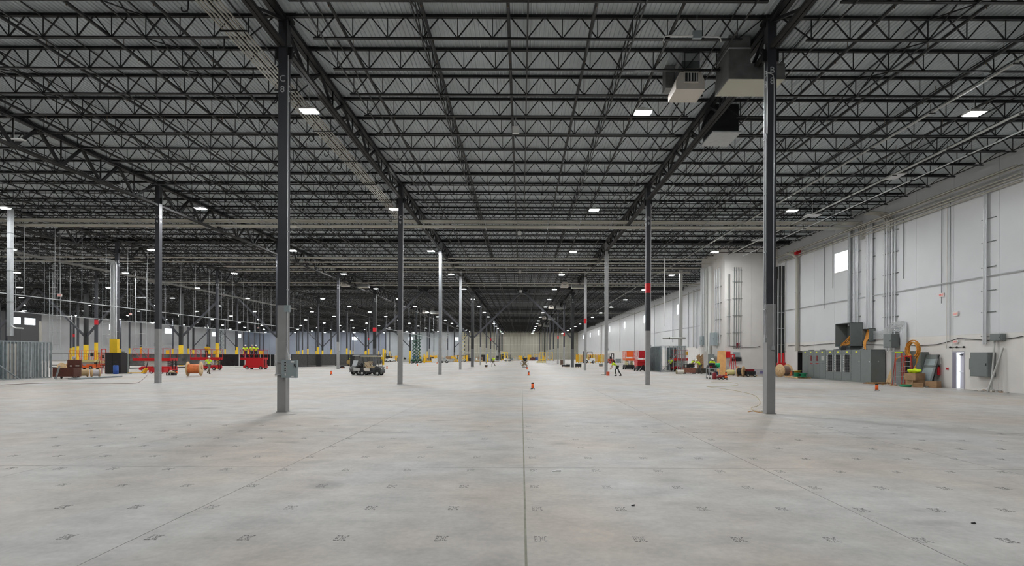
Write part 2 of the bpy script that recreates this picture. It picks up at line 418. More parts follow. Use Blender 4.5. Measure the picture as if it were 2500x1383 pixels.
TCM, BCM = tc.mesh('top_chord', M_STEEL), bc.mesh('bottom_chord', M_STEEL)
wmesh = {}
def webm(a, b, w):
    k = (round(b[0]-a[0], 3), w)
    if k not in wmesh: wmesh[k] = MB().bar((0, 0, 0), (b[0]-a[0], 0, b[2]-a[2]), w, w, up=(0, 1, 0), caps=False).mesh('web_bar', M_STEEL)
    return wmesh[k]
wj = MB()
for a, b, t_ in webs: wj.bar(a, b, t_, t_, up=(0, 1, 0), caps=False)
WJM = wj.mesh('web_bars', M_STEEL)
bays = [('B', None, 8.16, WX-.05)]
for i in range(len(LINES)-1): bays.append((LINES[i+1], LINES[i], XC[LINES[i+1]], XC[LINES[i]]))
bays.append((None, 'J', XL, XC['J']))
BN = {}
for a, b, x0, x1 in bays:
    BN[(a, b)] = ('between line B and the right wall' if b is None else
                  'beyond column line J' if a is None else 'between lines %s and %s' % (a, b))
jl = []
JS = BAY/9
k = -4
while ROW0+k*JS < YF-.5:
    Y = ROW0+k*JS
    for bi, (a, b, x0, x1) in enumerate(bays):
        # in view?
        xa, xb = VX+x0*F/Y, VX+x1*F/Y
        ybot = VY-10.3*F/Y
        vis = min(xb, 2500)-max(xa, 0)
        jl.append((-(vis if (vis > 0 and ybot > -5) else -1e6)+.0*Y, k, bi, Y))
    k += 1
seen = sorted([j for j in jl if j[0] < 0], key=lambda j: (j[3] if j[2] < 3 else j[3]*1.15))
first = set((j[1], j[2]) for j in seen[:300])
mass = MB()
def plain_joist(mb, x0, x1, Y):
    s = (x1-x0)/16.0
    mb.bb((x0+.1, Y-.055, ZD-.10), (x1-.1, Y+.055, ZD-.003)).bb((x0+1.0*s, Y-.05, ZD-.80), (x1-1.0*s, Y+.05, ZD-.752))
    for a, b, t_ in webs:
        mb.bar((x0+a[0]*s, Y, ZD+a[2]), (x0+b[0]*s, Y, ZD+b[2]), t_, t_, up=(0, 1, 0), caps=False)
for vis, k, bi, Y in jl:
    a, b, x0, x1 = bays[bi]
    if bi == 0 and BY0-.1 < Y < BY1+.1: x1 = BX-.02
    if (k, bi) in first:
        kk = k-min(q[1] for q in seen if q[2] == bi)+1
        t = thing('roof_joist', 'black roof joist, %s from the camera %s' % (ordn(kk), BN[(a, b)]), 'joist', (x0, Y, ZD), 0, 'open-web roof joists under the deck')
        s = (x1-x0)/16.0; t.scale = (s, 1, 1)
        link('top_chord', TCM, t); link('bottom_chord', BCM, t)
        if k <= 6 and bi < 4:
            for p, q, t_ in webs: link('web_bar', webm(p, q, t_), t, p)
        else: stuff(link('web_bars', WJM, t))
    elif vis < 0 or Y > 60 or bi < 9:
        plain_joist(mass, x0, x1, Y)
o = mass.build('roof_joists', M_STEEL); tag(o, 'receding mass of black open-web joists under the far roof deck', 'joists', 'open-web roof joists under the deck'); stuff(o)
# --- joist girders along the column lines
def girder_meshes(depth):
    L = BAY; h0, h1 = -.80 if depth < 1.2 else -.82, -.80-depth+.8
    top = MB().bb((-.17, .15, -.26), (-.02, L-.15, -.22)).bb((.02, .15, -.26), (.17, L-.15, -.22)).bb((-.17, .15, -.20), (.17, L-.15, -.10))
    zb = -depth-.05
    bot = MB().bb((-.13, .1, zb), (-.02, L-.1, zb+.03)).bb((.02, .1, zb), (.13, L-.1, zb+.03)).bb((-.13, .1, zb+.03), (.13, L-.1, zb+.12))
    w = []; nodes = [2.05+2.56*k for k in range(6)]; tops = [.1]+[(nodes[k]+nodes[k+1])/2 for k in range(5)]+[L-.1]
    tw = .09 if depth < 1.2 else .12
    for k in range(6):
        w.append(((0, tops[k], -.2), (0, nodes[k], zb+.05), tw)); w.append(((0, tops[k+1], -.2), (0, nodes[k], zb+.05), tw)); w.append(((0, nodes[k], -.2), (0, nodes[k], zb+.05), .05))
    return top.mesh('top_chord', M_STEEL), bot.mesh('bottom_chord', mat('girder_chord_steel', (.020, .0195, .019), .75)), [x for x in w if x]
GM = {1: girder_meshes(1.05), 2: girder_meshes(1.55)}
GW = {}
for kx, (tm, bm_, ws) in GM.items():
    b = MB()
    for p, q, t_ in ws: b.bar(p, q, t_, t_, up=(1, 0, 0), caps=False)
    GW[kx] = b.mesh('web_members', M_STEEL)
gw = {}
for li in LINES:
    kx = 1 if li in 'BC' else 2
    for n in range(7, 21):
        t = thing('joist_girder', 'black truss girder on column line %s, %s span from the camera' % (li, ordn(n-6)), 'girder', (XC[li], rowy(n), ZD), 0, 'truss girders along the column lines')
        link('top_chord', GM[kx][0], t); link('bottom_chord', GM[kx][1], t)
        if n < 10 and li in 'BCD' or n in (9, 10, 11) and li == 'E':
            for p, q, t_ in GM[kx][2]:
                key = (round(q[1]-p[1], 3), round(q[2]-p[2], 3), t_)
                if key not in gw: gw[key] = MB().bar((0, 0, 0), (0, q[1]-p[1], q[2]-p[2]), t_, t_, up=(1, 0, 0)).mesh('web_member', M_STEEL)
                link('web_member', gw[key], t, p)
        else: stuff(link('web_members', GW[kx], t))
# knee/stub beams on row 10 and the braced row 12
for n in (10, 12, 16, 18):
    for (a, b, x0, x1) in bays:
        if a is None: continue
        hb = .30 if n == 10 else .64
        t = MB().bb((x0+.15, rowy(n)-.12, ZD-.16), (x1-.15, rowy(n)+.12, ZD-.12)).bb((x0+.15, rowy(n)-.02, ZD-hb+.04), (x1-.15, rowy(n)+.02, ZD-.14)).bb((x0+.15, rowy(n)-.12, ZD-hb), (x1-.15, rowy(n)+.12, ZD-hb+.04)).build('roof_beam', M_STEEL)
        tag(t, 'solid black roof beam over the %s column row %s' % (ordn(n-7), BN[(a, b)]), 'beam', 'solid black roof beams')
        t['kind'] = 'thing'
# --- columns
def column(li, n):
    x, y = XC[li], rowy(n)
    braced = n in (12, 18)
    s = .46 if braced else .28
    grey = li in 'BC' or (li == 'D')
    up = M_STEEL2 if not braced else M_STEEL
    if li in 'BC' and n in (10, 11) and li == 'C': upm = M_PALEP
    else: upm = up
    if li == 'B' and n in (10, 11): upm = M_GREYP
    zs = 3.50 if grey else 3.30
    if li == 'B' and n == 8: zs = 3.6
    if braced: zs = 2.9 if grey else 3.3
    low = (M_GREYP if not (braced) else mat('dark_grey_paint', (.10, .10, .105), .6)) if grey else M_YEL
    desc = 'grey-based' if grey else 'yellow-based'
    t = thing('steel_column', '%s square steel column of line %s, %s from the camera%s' % (desc, li, ordn(n-7), ', braced' if braced else ''), 'column', (x, y, 0), 0, 'building columns')
    t['kind'] = 'thing'
    key = (s, zs, upm.name, low.name)
    if key not in CM:
        ztop = ZD-.12
        CM[key] = (MB().bb((-s/2, 0, zs), (s/2, s, ztop)).mesh('upper_shaft', upm), MB().bb((-s/2, 0, .02), (s/2, s, zs)).mesh('lower_shaft', low),
                   MB().bb((-s/2-.03, -.02, 0), (s/2+.03, s+.02, .022)).mesh('base_plate', low), MB().bb((-s/2-.1, -.1, ztop), (s/2+.1, s+.1, ZD-.02)).bb((-s/2-.12, s/2-.05, ztop-1.3), (s/2+.12, s/2+.05, ztop-.9)).mesh('cap_plate', M_STEEL))
    a, b, c, d = CM[key]
    link('upper_shaft', a, t); l = link('lower_shaft', b, t); link('base_plate', c, t); link('cap_plate', d, t)
    l['label'] = ('lower shaft painted light grey' if grey else 'yellow painted lower shaft')
    if li in 'BCDE' and n <= 12:
        for dz, ch in ((9.01+HC, li), (8.66+HC, str(n))):
            if n > 8: dz -= .15
            if li == 'B' and n == 8: dz += .34
            text(ch, .30, M_LETTER, 'lettering', t, (0, -.006, dz), FRONT)
            if li != 'B': text(ch, .30, M_LETTER, 'lettering', t, (s/2+.006, s/2, dz-.25 if n == 8 else dz), RIGHTF)
            else: text(ch, .30, M_LETTER, 'lettering', t, (-s/2-.006, s/2, dz-.06), LEFTF)
    if (li, n) in (('B', 9), ('B', 11), ('D', 12), ('F', 11), ('B', 13), ('B', 14), ('G', 13), ('I', 14), ('C', 15), ('H', 12), ('E', 15), ('E', 17)):
        z0 = {('B', 9): 5.95, ('B', 11): 6.0}.get((li, n), 5.6)
        MB().bb((-s/2-.006, -.006, z0), (s/2+.006, s+.006, z0+.62)).build('red_band', M_RED, t)['label'] = 'red painted band'
    return t
CM = {}
for li in LINES:
    for n in range(8, 22): column(li, n)
# --- chevron braces on rows 12 and 18
def brace(li, lj, n):
    x0, x1 = XC[li], XC[lj]; xm = (x0+x1)/2; y = rowy(n)+.2
    t = thing('chevron_brace', 'pair of dark diagonal braces %s, %s braced row' % (BN[(li, lj)], 'nearer' if n == 12 else 'farther'), 'brace', (xm, y, ZD-.6), 0, 'diagonal braces on the braced rows')
    h = -(ZD-.6-4.75)
    for s, xx in ((-1, x0), (1, x1)):
        MB().bar((0, 0, -.15), (xx-xm-s*.25, 0, h), .26, .26, up=(0, 1, 0)).build('diagonal', M_STEEL2, t)
    MB().poly([(-.9, 0), (.9, 0), (.45, -.55), (-.45, -.55)], -.02, .02).build('gusset_plate', M_STEEL, t)
for n in (12, 18):
    for li, lj in (('C', 'B'), ('D', 'C'), ('F', 'E'), ('H', 'G'), ('G', 'F'), ('J', 'I')):
        if (li, n) == ('C', 18): continue
        if (li, lj) == ('G', 'F') and n == 12: continue
        brace(li, lj, n)
# braces leaning off G and H (V at column G)
for (li, d) in (('G', 7.0), ('F', -7.0)):
    t = thing('diagonal_brace', 'single dark diagonal brace rising from column line %s at row 12' % li, 'brace', (XC[li], rowy(12)+.2, 4.75), 0, 'diagonal braces on the braced rows')
    MB().bar((.2 if d > 0 else -.2, 0, 0), (d, 0, ZD-.6-4.75), .26, .26, up=(0, 1, 0)).build('diagonal', M_STEEL2, t)
# --- bridging lines and sprinkler mains running with the bays
for (a, b, x0, x1) in bays:
    xm = (x0+x1)/2; W = x1-x0
    if a is None or a in 'IJ': continue
    for j, off in enumerate((-.415, -.215, 0, .215, .415)):
        X = xm+off*W
        m = MB(); YE = BY0-.2 if X > BX-.2 else YF-.3
        m.bb((X-.02, 7, ZD-.845), (X+.02, YE, ZD-.805)); m.bb((X-.02, 7, ZD-.14), (X+.02, YE, ZD-.105))
        if off in (-.215, .215):
            for k in range(-4, 22):
                y = ROW0+k*JS; m.bar((X, y, ZD-.11), (X, y+JS, ZD-.81), .035, .035, caps=False); m.bar((X+.03, y, ZD-.81), (X+.03, y+JS, ZD-.11), .035, .035, caps=False)
        o = m.build('bridging_angle', M_STEEL)
        tag(o, 'thin black bridging %s, %s line' % (BN[(a, b)], ORD[j+1]), 'bridging', 'bridging lines across the joists')
    for j, off in enumerate((-5.95, -3.2, -.60, 2.04, 4.65)):
        X = xm+off
        t = thing('sprinkler_pipe', 'black sprinkler branch pipe %s, %s from its left side' % (BN[(a, b)], ORD[j+1]), 'pipe', (X, 8, ZD-.62), 0, 'sprinkler branch pipes under the deck')
        MB().tube((0, 0, 0), (0, (BY0-8.3 if X > BX-.2 else YF-8.5), 0), .055, 6).build('pipe', M_STEEL, t)
        h = MB()
        for k in range(0, 15 if X > BX-.2 else 30): h.tube((0, 1.2+3.0*k, 0), (0, 1.2+3.0*k, .3), .012, 4).tube((0, 1.9+3.0*k, -.10), (0, 1.9+3.0*k, 0), .018, 5)
        stuff(h.build('sprinkler_heads', mat('dull_brass', (.20, .12, .07), .5, .4), t))
# --- high bay lights
LX = [18.25, 4.87, -8.6, -21.7, -35.0, -48.3, -61.5, -74.8, -88, -101.3, -114.5]
LN = ['beside the right wall', 'right of the middle', 'just left of column line C', 'just right of column line D', 'between lines D and E', 'between lines E and F',
      'between lines F and G', 'just left of line G', 'just left of line H', 'just left of line I', 'beside the far left wall']
LZ = HC+9.82
def lamp_parts():
    a = MB().bb((-.34, -.24, 0), (.34, .24, .06)); 
    for i in range(9): a.bb((-.30+i*.072, -.2, .06), (-.29+i*.072, .2, .11))
    a.bb((-.12, -.1, .11), (.12, .1, .17))
    l = MB().add([(-.31, -.21, -.001), (.31, -.21, -.001), (.31, .21, -.001), (-.31, .21, -.001), (-.27, -.17, -.025), (.27, -.17, -.025), (.27, .17, -.025), (-.27, .17, -.025)],
                 [(0, 1, 2, 3), (4, 7, 6, 5), (0, 4, 5, 1), (1, 5, 6, 2), (2, 6, 7, 3), (3, 7, 4, 0)])
    c = MB().tube((0, 0, .17), (0, 0, ZD-.005-LZ), .008, 4).lathe([(.001, .19), (.05, .19), (.05, .2), (.001, .2)], 8)
    return a.mesh('housing', M_WHITE), l.mesh('led_lens', M_LENS), c.mesh('hanger', M_GALV)
la, lb, lc = lamp_parts()
j = 0
LY = [21.5+14.45*i for i in range(-1, 16)]
for li_, X in enumerate(LX):
    for ri, Y in enumerate(LY):
        if Y > YF-1: continue
        if li_ == 0 and BY0-1 < Y < BY1+1 and X > BX: continue
        if li_ > 1 and Y < abs(X)*.55-15: continue
        if Y < 10 and li_ not in (1, 2): continue
        if ri == 0: nm = 'high-bay light %s, above the picture edge' % LN[li_]
        else: nm = 'glowing high-bay light %s, %s from the camera' % (LN[li_], ordn(ri))
        t = thing('high_bay_light', nm, 'ceiling light', (X, Y, LZ), 0, 'high-bay lights')
        link('housing', la, t); link('led_lens', lb, t); link('hanger', lc, t)
# --- cream conduit racks crossing the hall
def xrack(Y, z, npipe, x0, x1, label, r=.036, sp=.21, m=M_CREAM):
    t = thing('conduit_rack', label, 'conduit rack', (x0, Y, z), 0, 'cream conduit racks under the roof')
    pm = MB().tube((0, 0, 0), (x1-x0, 0, 0), r, 6).mesh('conduit', m)
    for i in range(npipe): link('conduit', pm, t, (0, i*sp, 0))
    n = int((x1-x0)/2.4); hm = MB().bb((-.02, -.15, -r-.04), (.02, (npipe-1)*sp+.15, -r)).tube((0, -.1, -r), (0, -.1, ZD-.75-z), .008, 4).tube((0, (npipe-1)*sp+.1, -r), (0, (npipe-1)*sp+.1, ZD-.75-z), .008, 4).mesh('trapeze_hanger', M_GALV)
    for i in range(min(n, 55)): link('trapeze_hanger', hm, t, (1+2.4*i, 0, 0))
    return t
xrack(40.0, HC+10.12, 5, -95, WX-.4, 'nearest cream conduit rack crossing the hall just below the joists, upper tier')
xrack(40.9, HC+9.92, 4, -95, WX-.4, 'nearest cream conduit rack crossing the hall, lower tier behind the upper one', r=.06)
xrack(55.4, HC+10.10, 3, -60, BX-.2, 'second cream conduit rack from the camera, running to the white bump-out, upper tier')
xrack(57.2, HC+9.95, 3, -60, BX-.2, 'second cream conduit rack from the camera, running to the bump-out, lower tier')
xrack(60.6, HC+10.05, 5, -34, BX-.2, 'third cream conduit rack from the camera, upper tier')
xrack(63.2, HC+9.9, 3, -34, WX-6, 'third cream conduit rack from the camera, lower tier')
xrack(74.2, HC+10.05, 4, -52, WX-.8, 'cream conduit rack just in front of the braced row beam, upper tier')
xrack(76.4, HC+9.95, 2, -52, WX-.8, 'cream conduit rack just in front of the braced row beam, lower tier')
xrack(118, HC+9.3, 1, -30, WX-.5, 'single thin conduit crossing the hall far beyond the braced row')
# bundle running with line C
def yrack(X, z, npipe, y0, y1, label, r=.045, sp=.125, m=M_CREAM, hang=True, grp='conduit racks running away from the camera'):
    t = thing('conduit_rack', label, 'conduit rack', (X, y0, z), 0, grp)
    pm = MB().tube((0, 0, 0), (0, y1-y0, 0), r, 6).mesh('conduit', m)
    for i in range(npipe): link('conduit', pm, t, (i*sp, 0, 0))
    if hang:
        hm = MB().bb((-.12, -.02, -r-.04), ((npipe-1)*sp+.12, .02, -r)).tube((-.08, 0, -r), (-.08, 0, ZD-.7-z), .008, 4).tube(((npipe-1)*sp+.08, 0, -r), ((npipe-1)*sp+.08, 0, ZD-.7-z), .008, 4).mesh('trapeze_hanger', M_STEEL)
        for i in range(int((y1-y0)/3.75)): link('trapeze_hanger', hm, t, (0, 1.2+3.75*i, 0))
    return t
yrack(-9.40, HC+10.2, 6, 8, 40.2, 'bundle of cream conduits beside column line C running towards the camera', r=.030, sp=.13, m=mat('dusty_conduit', (.42, .40, .35), .45))
yrack(25.1, HC+9.75, 2, 27, 53.8, 'pair of cream conduits high along the right wall, next to the roof', sp=.3, hang=False)
for j, (z, y1) in enumerate(((9.95, 53.6), (9.55, 53.6), (9.38, 53.6), (9.15, 40.4))):
    yrack(25.82, HC+z, 1, 27.5, y1, 'cream conduit high on the right wall in front of the bump-out, %s from the top' % ORD[j+1], r=.05, hang=False)
yrack(25.75, HC+9.6, 2, 61.5, 240, 'pair of pale conduits along the right wall top beyond the bump-out', hang=False)
yrack(25.9, 6.40, 1, 27, 53.9, 'thin grey rail conduit crossing the right wall at mid height', r=.03, m=M_GALV, hang=False)
yrack(25.9, 6.30, 1, 61.2, 112, 'thin grey rail conduit on the right wall beyond the bump-out', r=.03, m=M_GALV, hang=False)
yrack(16.9, HC+10.1, 1, 17, 120, 'long pale strut channel under the joists right of column line B', r=.04, m=M_LGREY)
yrack(20.6, HC+10.1, 1, 17, 52, 'long pale strut channel under the joists halfway from line B to the wall', r=.05, m=M_LGREY)
yrack(21.6, HC+9.8, 1, 17, 52, 'thin bare conduit under the joists near the right wall lights', r=.03, m=M_COND)
# suspended rails with drop rods at left
def drop_rail(X, z, y0, y1, step, label, r=.032):
    t = thing('suspended_rail', label, 'suspended conduit', (X, y0, z), 0, 'suspended rails at the left')
    MB().bb((-r, 0, -r), (r, y1-y0, r)).build('rail', M_GALV, t)
    rm = MB().tube((0, 0, 0), (0, 0, ZD-.7-z), .018, 5).mesh('drop_rod', M_GALV)
    for i in range(int((y1-y0)/step)+1): link('drop_rod', rm, t, (0, .4+i*step, 0))
drop_rail(-38.4, 6.35, 38, 92, 2.7, 'pale rail hung on long thin rods beside column line E')
drop_rail(-53.6, 6.3, 56, 120, 3.4, 'pale rail hung on long thin rods beside column line F')
drop_rail(-22.9, 6.3, 90, 150, 6, 'pale rail hung on long thin rods beside column line D, far away')
t = thing('cable_tray', 'long pale cable tray under the roof between column lines E and F', 'cable tray', (-45, 46, 10.8), 0)
MB().bb((-.3, 0, 0), (-.27, 60, .14)).bb((.27, 0, 0), (.3, 60, .14)).build('side_rail', mat('dull_tray', (.25, .25, .24), .6), t)
rg = MB().bb((-.28, -.03, 0), (.28, .03, .03)).mesh('rung', M_LGREY)
for i in range(120): link('rung', rg, t, (0, .25+i*.5, 0))
hg = MB().tube((-.3, 0, 0), (-.3, 0, ZD-.7-10.8), .01, 4).tube((.3, 0, 0), (.3, 0, ZD-.7-10.8), .01, 4).mesh('hanger', M_GALV)
for i in range(20): link('hanger', hg, t, (0, 1+3*i, 0))

# swept bends bringing the nearest racks down the right wall
for (yy, nn, lb) in ((40.0, 4, 'cream swept conduit bends from the nearest rack down to the wall risers, left set'), (37.2, 4, 'cream swept conduit bends at the wall top above the spaced risers')):
    t = thing('conduit_bend', lb, 'conduit', (WX-.1, yy, HC+9.4), 0, 'swept conduit bends on the right wall')
    me = MB().path([(-1.6, 0, .72), (-.7, 0, .70), (-.35, 0, .6), (-.1, 0, .35), (-.02, 0, 0), (-.02, 0, -.5)], .05, 7).mesh('conduit', M_CREAM)
    for i in range(nn): link('conduit', me, t, (0, i*.22, 0))
# ================================================================ BUILDERS
def T(): return Matrix
def wheel(parent, c, r, wdt, axis='y', m=M_RUB, name='wheel'):
    b = MB(); R = Matrix.Rotation(PI/2, 3, 'X') if axis == 'y' else Matrix.Rotation(PI/2, 3, 'Y')
    b.lathe([(.001, -wdt/2), (r*.5, -wdt/2), (r*.9, -wdt/2), (r, -wdt*.3), (r, wdt*.3), (r*.9, wdt/2), (r*.5, wdt/2), (.001, wdt/2)], 18, R)
    w = b.build(name, m, parent, c)
    h = MB(); h.lathe([(.001, -wdt/2-.015), (r*.5, -wdt/2-.015), (r*.5, wdt/2+.015), (.001, wdt/2+.015)], 12, R); h.build('hub', M_LGREY, w)
    return w
# ---- people ----
def skin(name, vs, es, rs, m, parent, lvl=1, root=0):
    me = bpy.data.meshes.new(name); me.from_pydata([tuple(v) for v in vs], es, [])
    o = bpy.data.objects.new(name, me); COL.objects.link(o)
    md = o.modifiers.new('s', 'SKIN'); md.use_smooth_shade = True; md.branch_smoothing = .6
    for i, v in enumerate(me.skin_vertices[0].data):
        r = rs[i]; v.radius = (r, r) if isinstance(r, (int, float)) else r; v.use_root = (i == root)
    sb = o.modifiers.new('d', 'SUBSURF'); sb.levels = lvl
    bpy.context.view_layer.update()
    me2 = bpy.data.meshes.new_from_object(o.evaluated_get(bpy.context.evaluated_depsgraph_get()))
    bpy.data.objects.remove(o); me2.materials.clear(); me2.materials.append(m)
    return me2
def ik(a, b, l1, l2, pole):
    d = b-a; L = min(d.length, (l1+l2)*.995); d = d.normalized()
    x = (l1*l1-l2*l2+L*L)/(2*L); h = math.sqrt(max(l1*l1-x*x, 0)); p = Vector(pole); p = (p-d*p.dot(d))
    p = p.normalized() if p.length > 1e-4 else Vector((0, 0, 1))
    return a+d*x+p*h, a+d*L
def person(label, loc, rz=0, pel=(0, 0, .93), tors=(0, 0, 1), feet=((-.11, 0), (.11, 0)), hands=((-.28, -.12, .85), (.28, -.12, .85)), head=(0, -.15, 1),
           shirt=M_HIVIS, pants=M_KHAKI, hat=M_HELM, skinm=M_SKIN, kneel=False, group=None, H=1.72, zf=0.0, vest=False):
    # local frame: the person faces -Y
    t = thing('person', label, 'person', (loc[0], loc[1], zf), rz, group); s = H/1.72; t.scale = (s, s, s)
    P = Vector(pel); tv = Vector(tors).normalized(); side = Vector((1, 0, 0))
    sp = P+tv*.22; ch = P+tv*.40; nk = P+tv*.53; hd = Vector(head).normalized(); hc = nk+hd*.16
    sh = [P+tv*.46+side*(-.185), P+tv*.46+side*.185]; hip = [P+side*-.09-tv*.04, P+side*.09-tv*.04]
    fo = [Vector((f[0], f[1], .09+(f[2] if len(f) > 2 else 0))) for f in feet]
    kn = []; an = []
    for i in (0, 1):
        k, a = ik(hip[i], fo[i], .44, .42, (0, -1, 0)); kn.append(k); an.append(a)
    el = []; wr_ = []
    for i in (0, 1):
        e, w_ = ik(sh[i], Vector(hands[i]), .29, .26, (side*(-.4 if i == 0 else .4)+Vector((0, .8, -.6)))); el.append(e); wr_.append(w_)
    vs = [P, sp, ch, nk, nk+hd*.05, sh[0], el[0], wr_[0], sh[1], el[1], wr_[1], hip[0], kn[0], an[0], hip[1], kn[1], an[1]]
    hdv = [(wr_[i]-el[i]).normalized() for i in (0, 1)]
    vs += [wr_[0]+hdv[0]*.07, wr_[1]+hdv[1]*.07]
    es = [(0, 1), (1, 2), (2, 3), (3, 4), (2, 5), (5, 6), (6, 7), (2, 8), (8, 9), (9, 10), (0, 11), (11, 12), (12, 13), (0, 14), (14, 15), (15, 16), (7, 17), (10, 18)]
    rs = [.12, .11, .125, .055, .05, .055, .038, .025, .055, .038, .025, .075, .05, .035, .075, .05, .035, .032, .032]
    body = skin('body', vs, es, rs, skinm, t)
    b = MB(); b.v = [tuple(v.co) for v in body.vertices]; b.f = [tuple(p.vertices) for p in body.polygons]; b.sm = [True]*len(b.f)
    b.ell(hc, (.078, .095, .115), 12, 9)
    fwd = Vector((0, -1, 0)); fwd = (fwd-hd*fwd.dot(hd)).normalized()
    b.ell(hc+fwd*.095-hd*.01, (.013, .02, .022), 6, 4)                      # nose
    b.ell(hc+fwd*.082-hd*.055, (.026, .012, .007), 6, 4)                    # mouth
    for sx in (-1, 1): b.ell(hc+side*.08*sx-hd*.005, (.012, .022, .032), 6, 4)  # ears
    for i in (0, 1):                                                        # five fingers per hand
        d = hdv[i]; q = wr_[i]+d*.075; ac = d.cross(Vector((0, 1, 0)) if abs(d.y) < .8 else Vector((0, 0, 1))).normalized(); cu = d.cross(ac).normalized()
        for k, (o_, L_) in enumerate(((-.028, .062), (-.010, .075), (.010, .070), (.027, .055))):
            m1 = q+ac*o_+d*L_*.5; m2 = m1+d*L_*.35+cu*.02
            b.tube(q+ac*o_-d*.02, m1, .010, 5, .009); b.tube(m1, m2, .009, 5, .007)
        b.tube(wr_[i]+d*.03-ac*.02, wr_[i]+d*.065-ac*.055, .012, 5, .010); b.tube(wr_[i]+d*.065-ac*.055, wr_[i]+d*.10-ac*.055+cu*.01, .010, 5, .008)
    bo_ = b.build('body', skinm, t)
    e = MB()
    for sx in (-1, 1): e.ell(hc+side*.03*sx+fwd*.088+hd*.012, (.012, .008, .006), 6, 4)
    e.build('eyes', M_BLACK, bo_)
    up = [sh[i]+(el[i]-sh[i])*.75 for i in (0, 1)]
    me = skin('shirt', [P-tv*.03, sp, ch, P+tv*.49, sh[0], up[0], sh[1], up[1]], [(0, 1), (1, 2), (2, 3), (2, 4), (4, 5), (2, 6), (6, 7)], [(.175, .125), (.165, .12), (.17, .13), .075, .082, .068, .082, .068], shirt, t)
    shirt_o = link('shirt', me, t)
    me = skin('trousers', [P+tv*.02, hip[0], kn[0], an[0]+Vector((0, 0, .03)), hip[1], kn[1], an[1]+Vector((0, 0, .03))], [(0, 1), (1, 2), (2, 3), (0, 4), (4, 5), (5, 6)], [(.15, .115), .095, .07, .06, .095, .07, .06], pants, t)
    link('trousers', me, t)
    for i in (0, 1):
        a = an[i]; bt = MB(); bt.ell(a+Vector((0, -.05, -.045)), (.048, .135, .047), 10, 6); bt.tube(a+Vector((0, .01, -.05)), a+Vector((0, 0, .07)), .052, 8); bt.build('boot', M_BOOT, t)
    R = hd.to_track_quat('Z', 'Y').to_matrix()
    h = MB(); c0 = hc+hd*.03
    prof = [(.128, -.008), (.128, .0), (.108, .004), (.104, .04), (.085, .08), (.05, .105), (.001, .115)]
    h.lathe(prof, 14, R.to_4x4()); V = [Vector(v)+c0 for v in h.v]; h.v = [tuple(v) for v in V]
    h.bar(c0+fwd*.10, c0+fwd*.165-hd*.01, .13, .008, up=hd)
    h.build('helmet', hat, t)
    if vest:
        s_ = MB(); 
        for q in (.16, .30): s_.ell(P+tv*q, (.178, .135, .022), 12, 4)
        s_.build('reflective_stripe', M_LGREY, shirt_o)
    return t
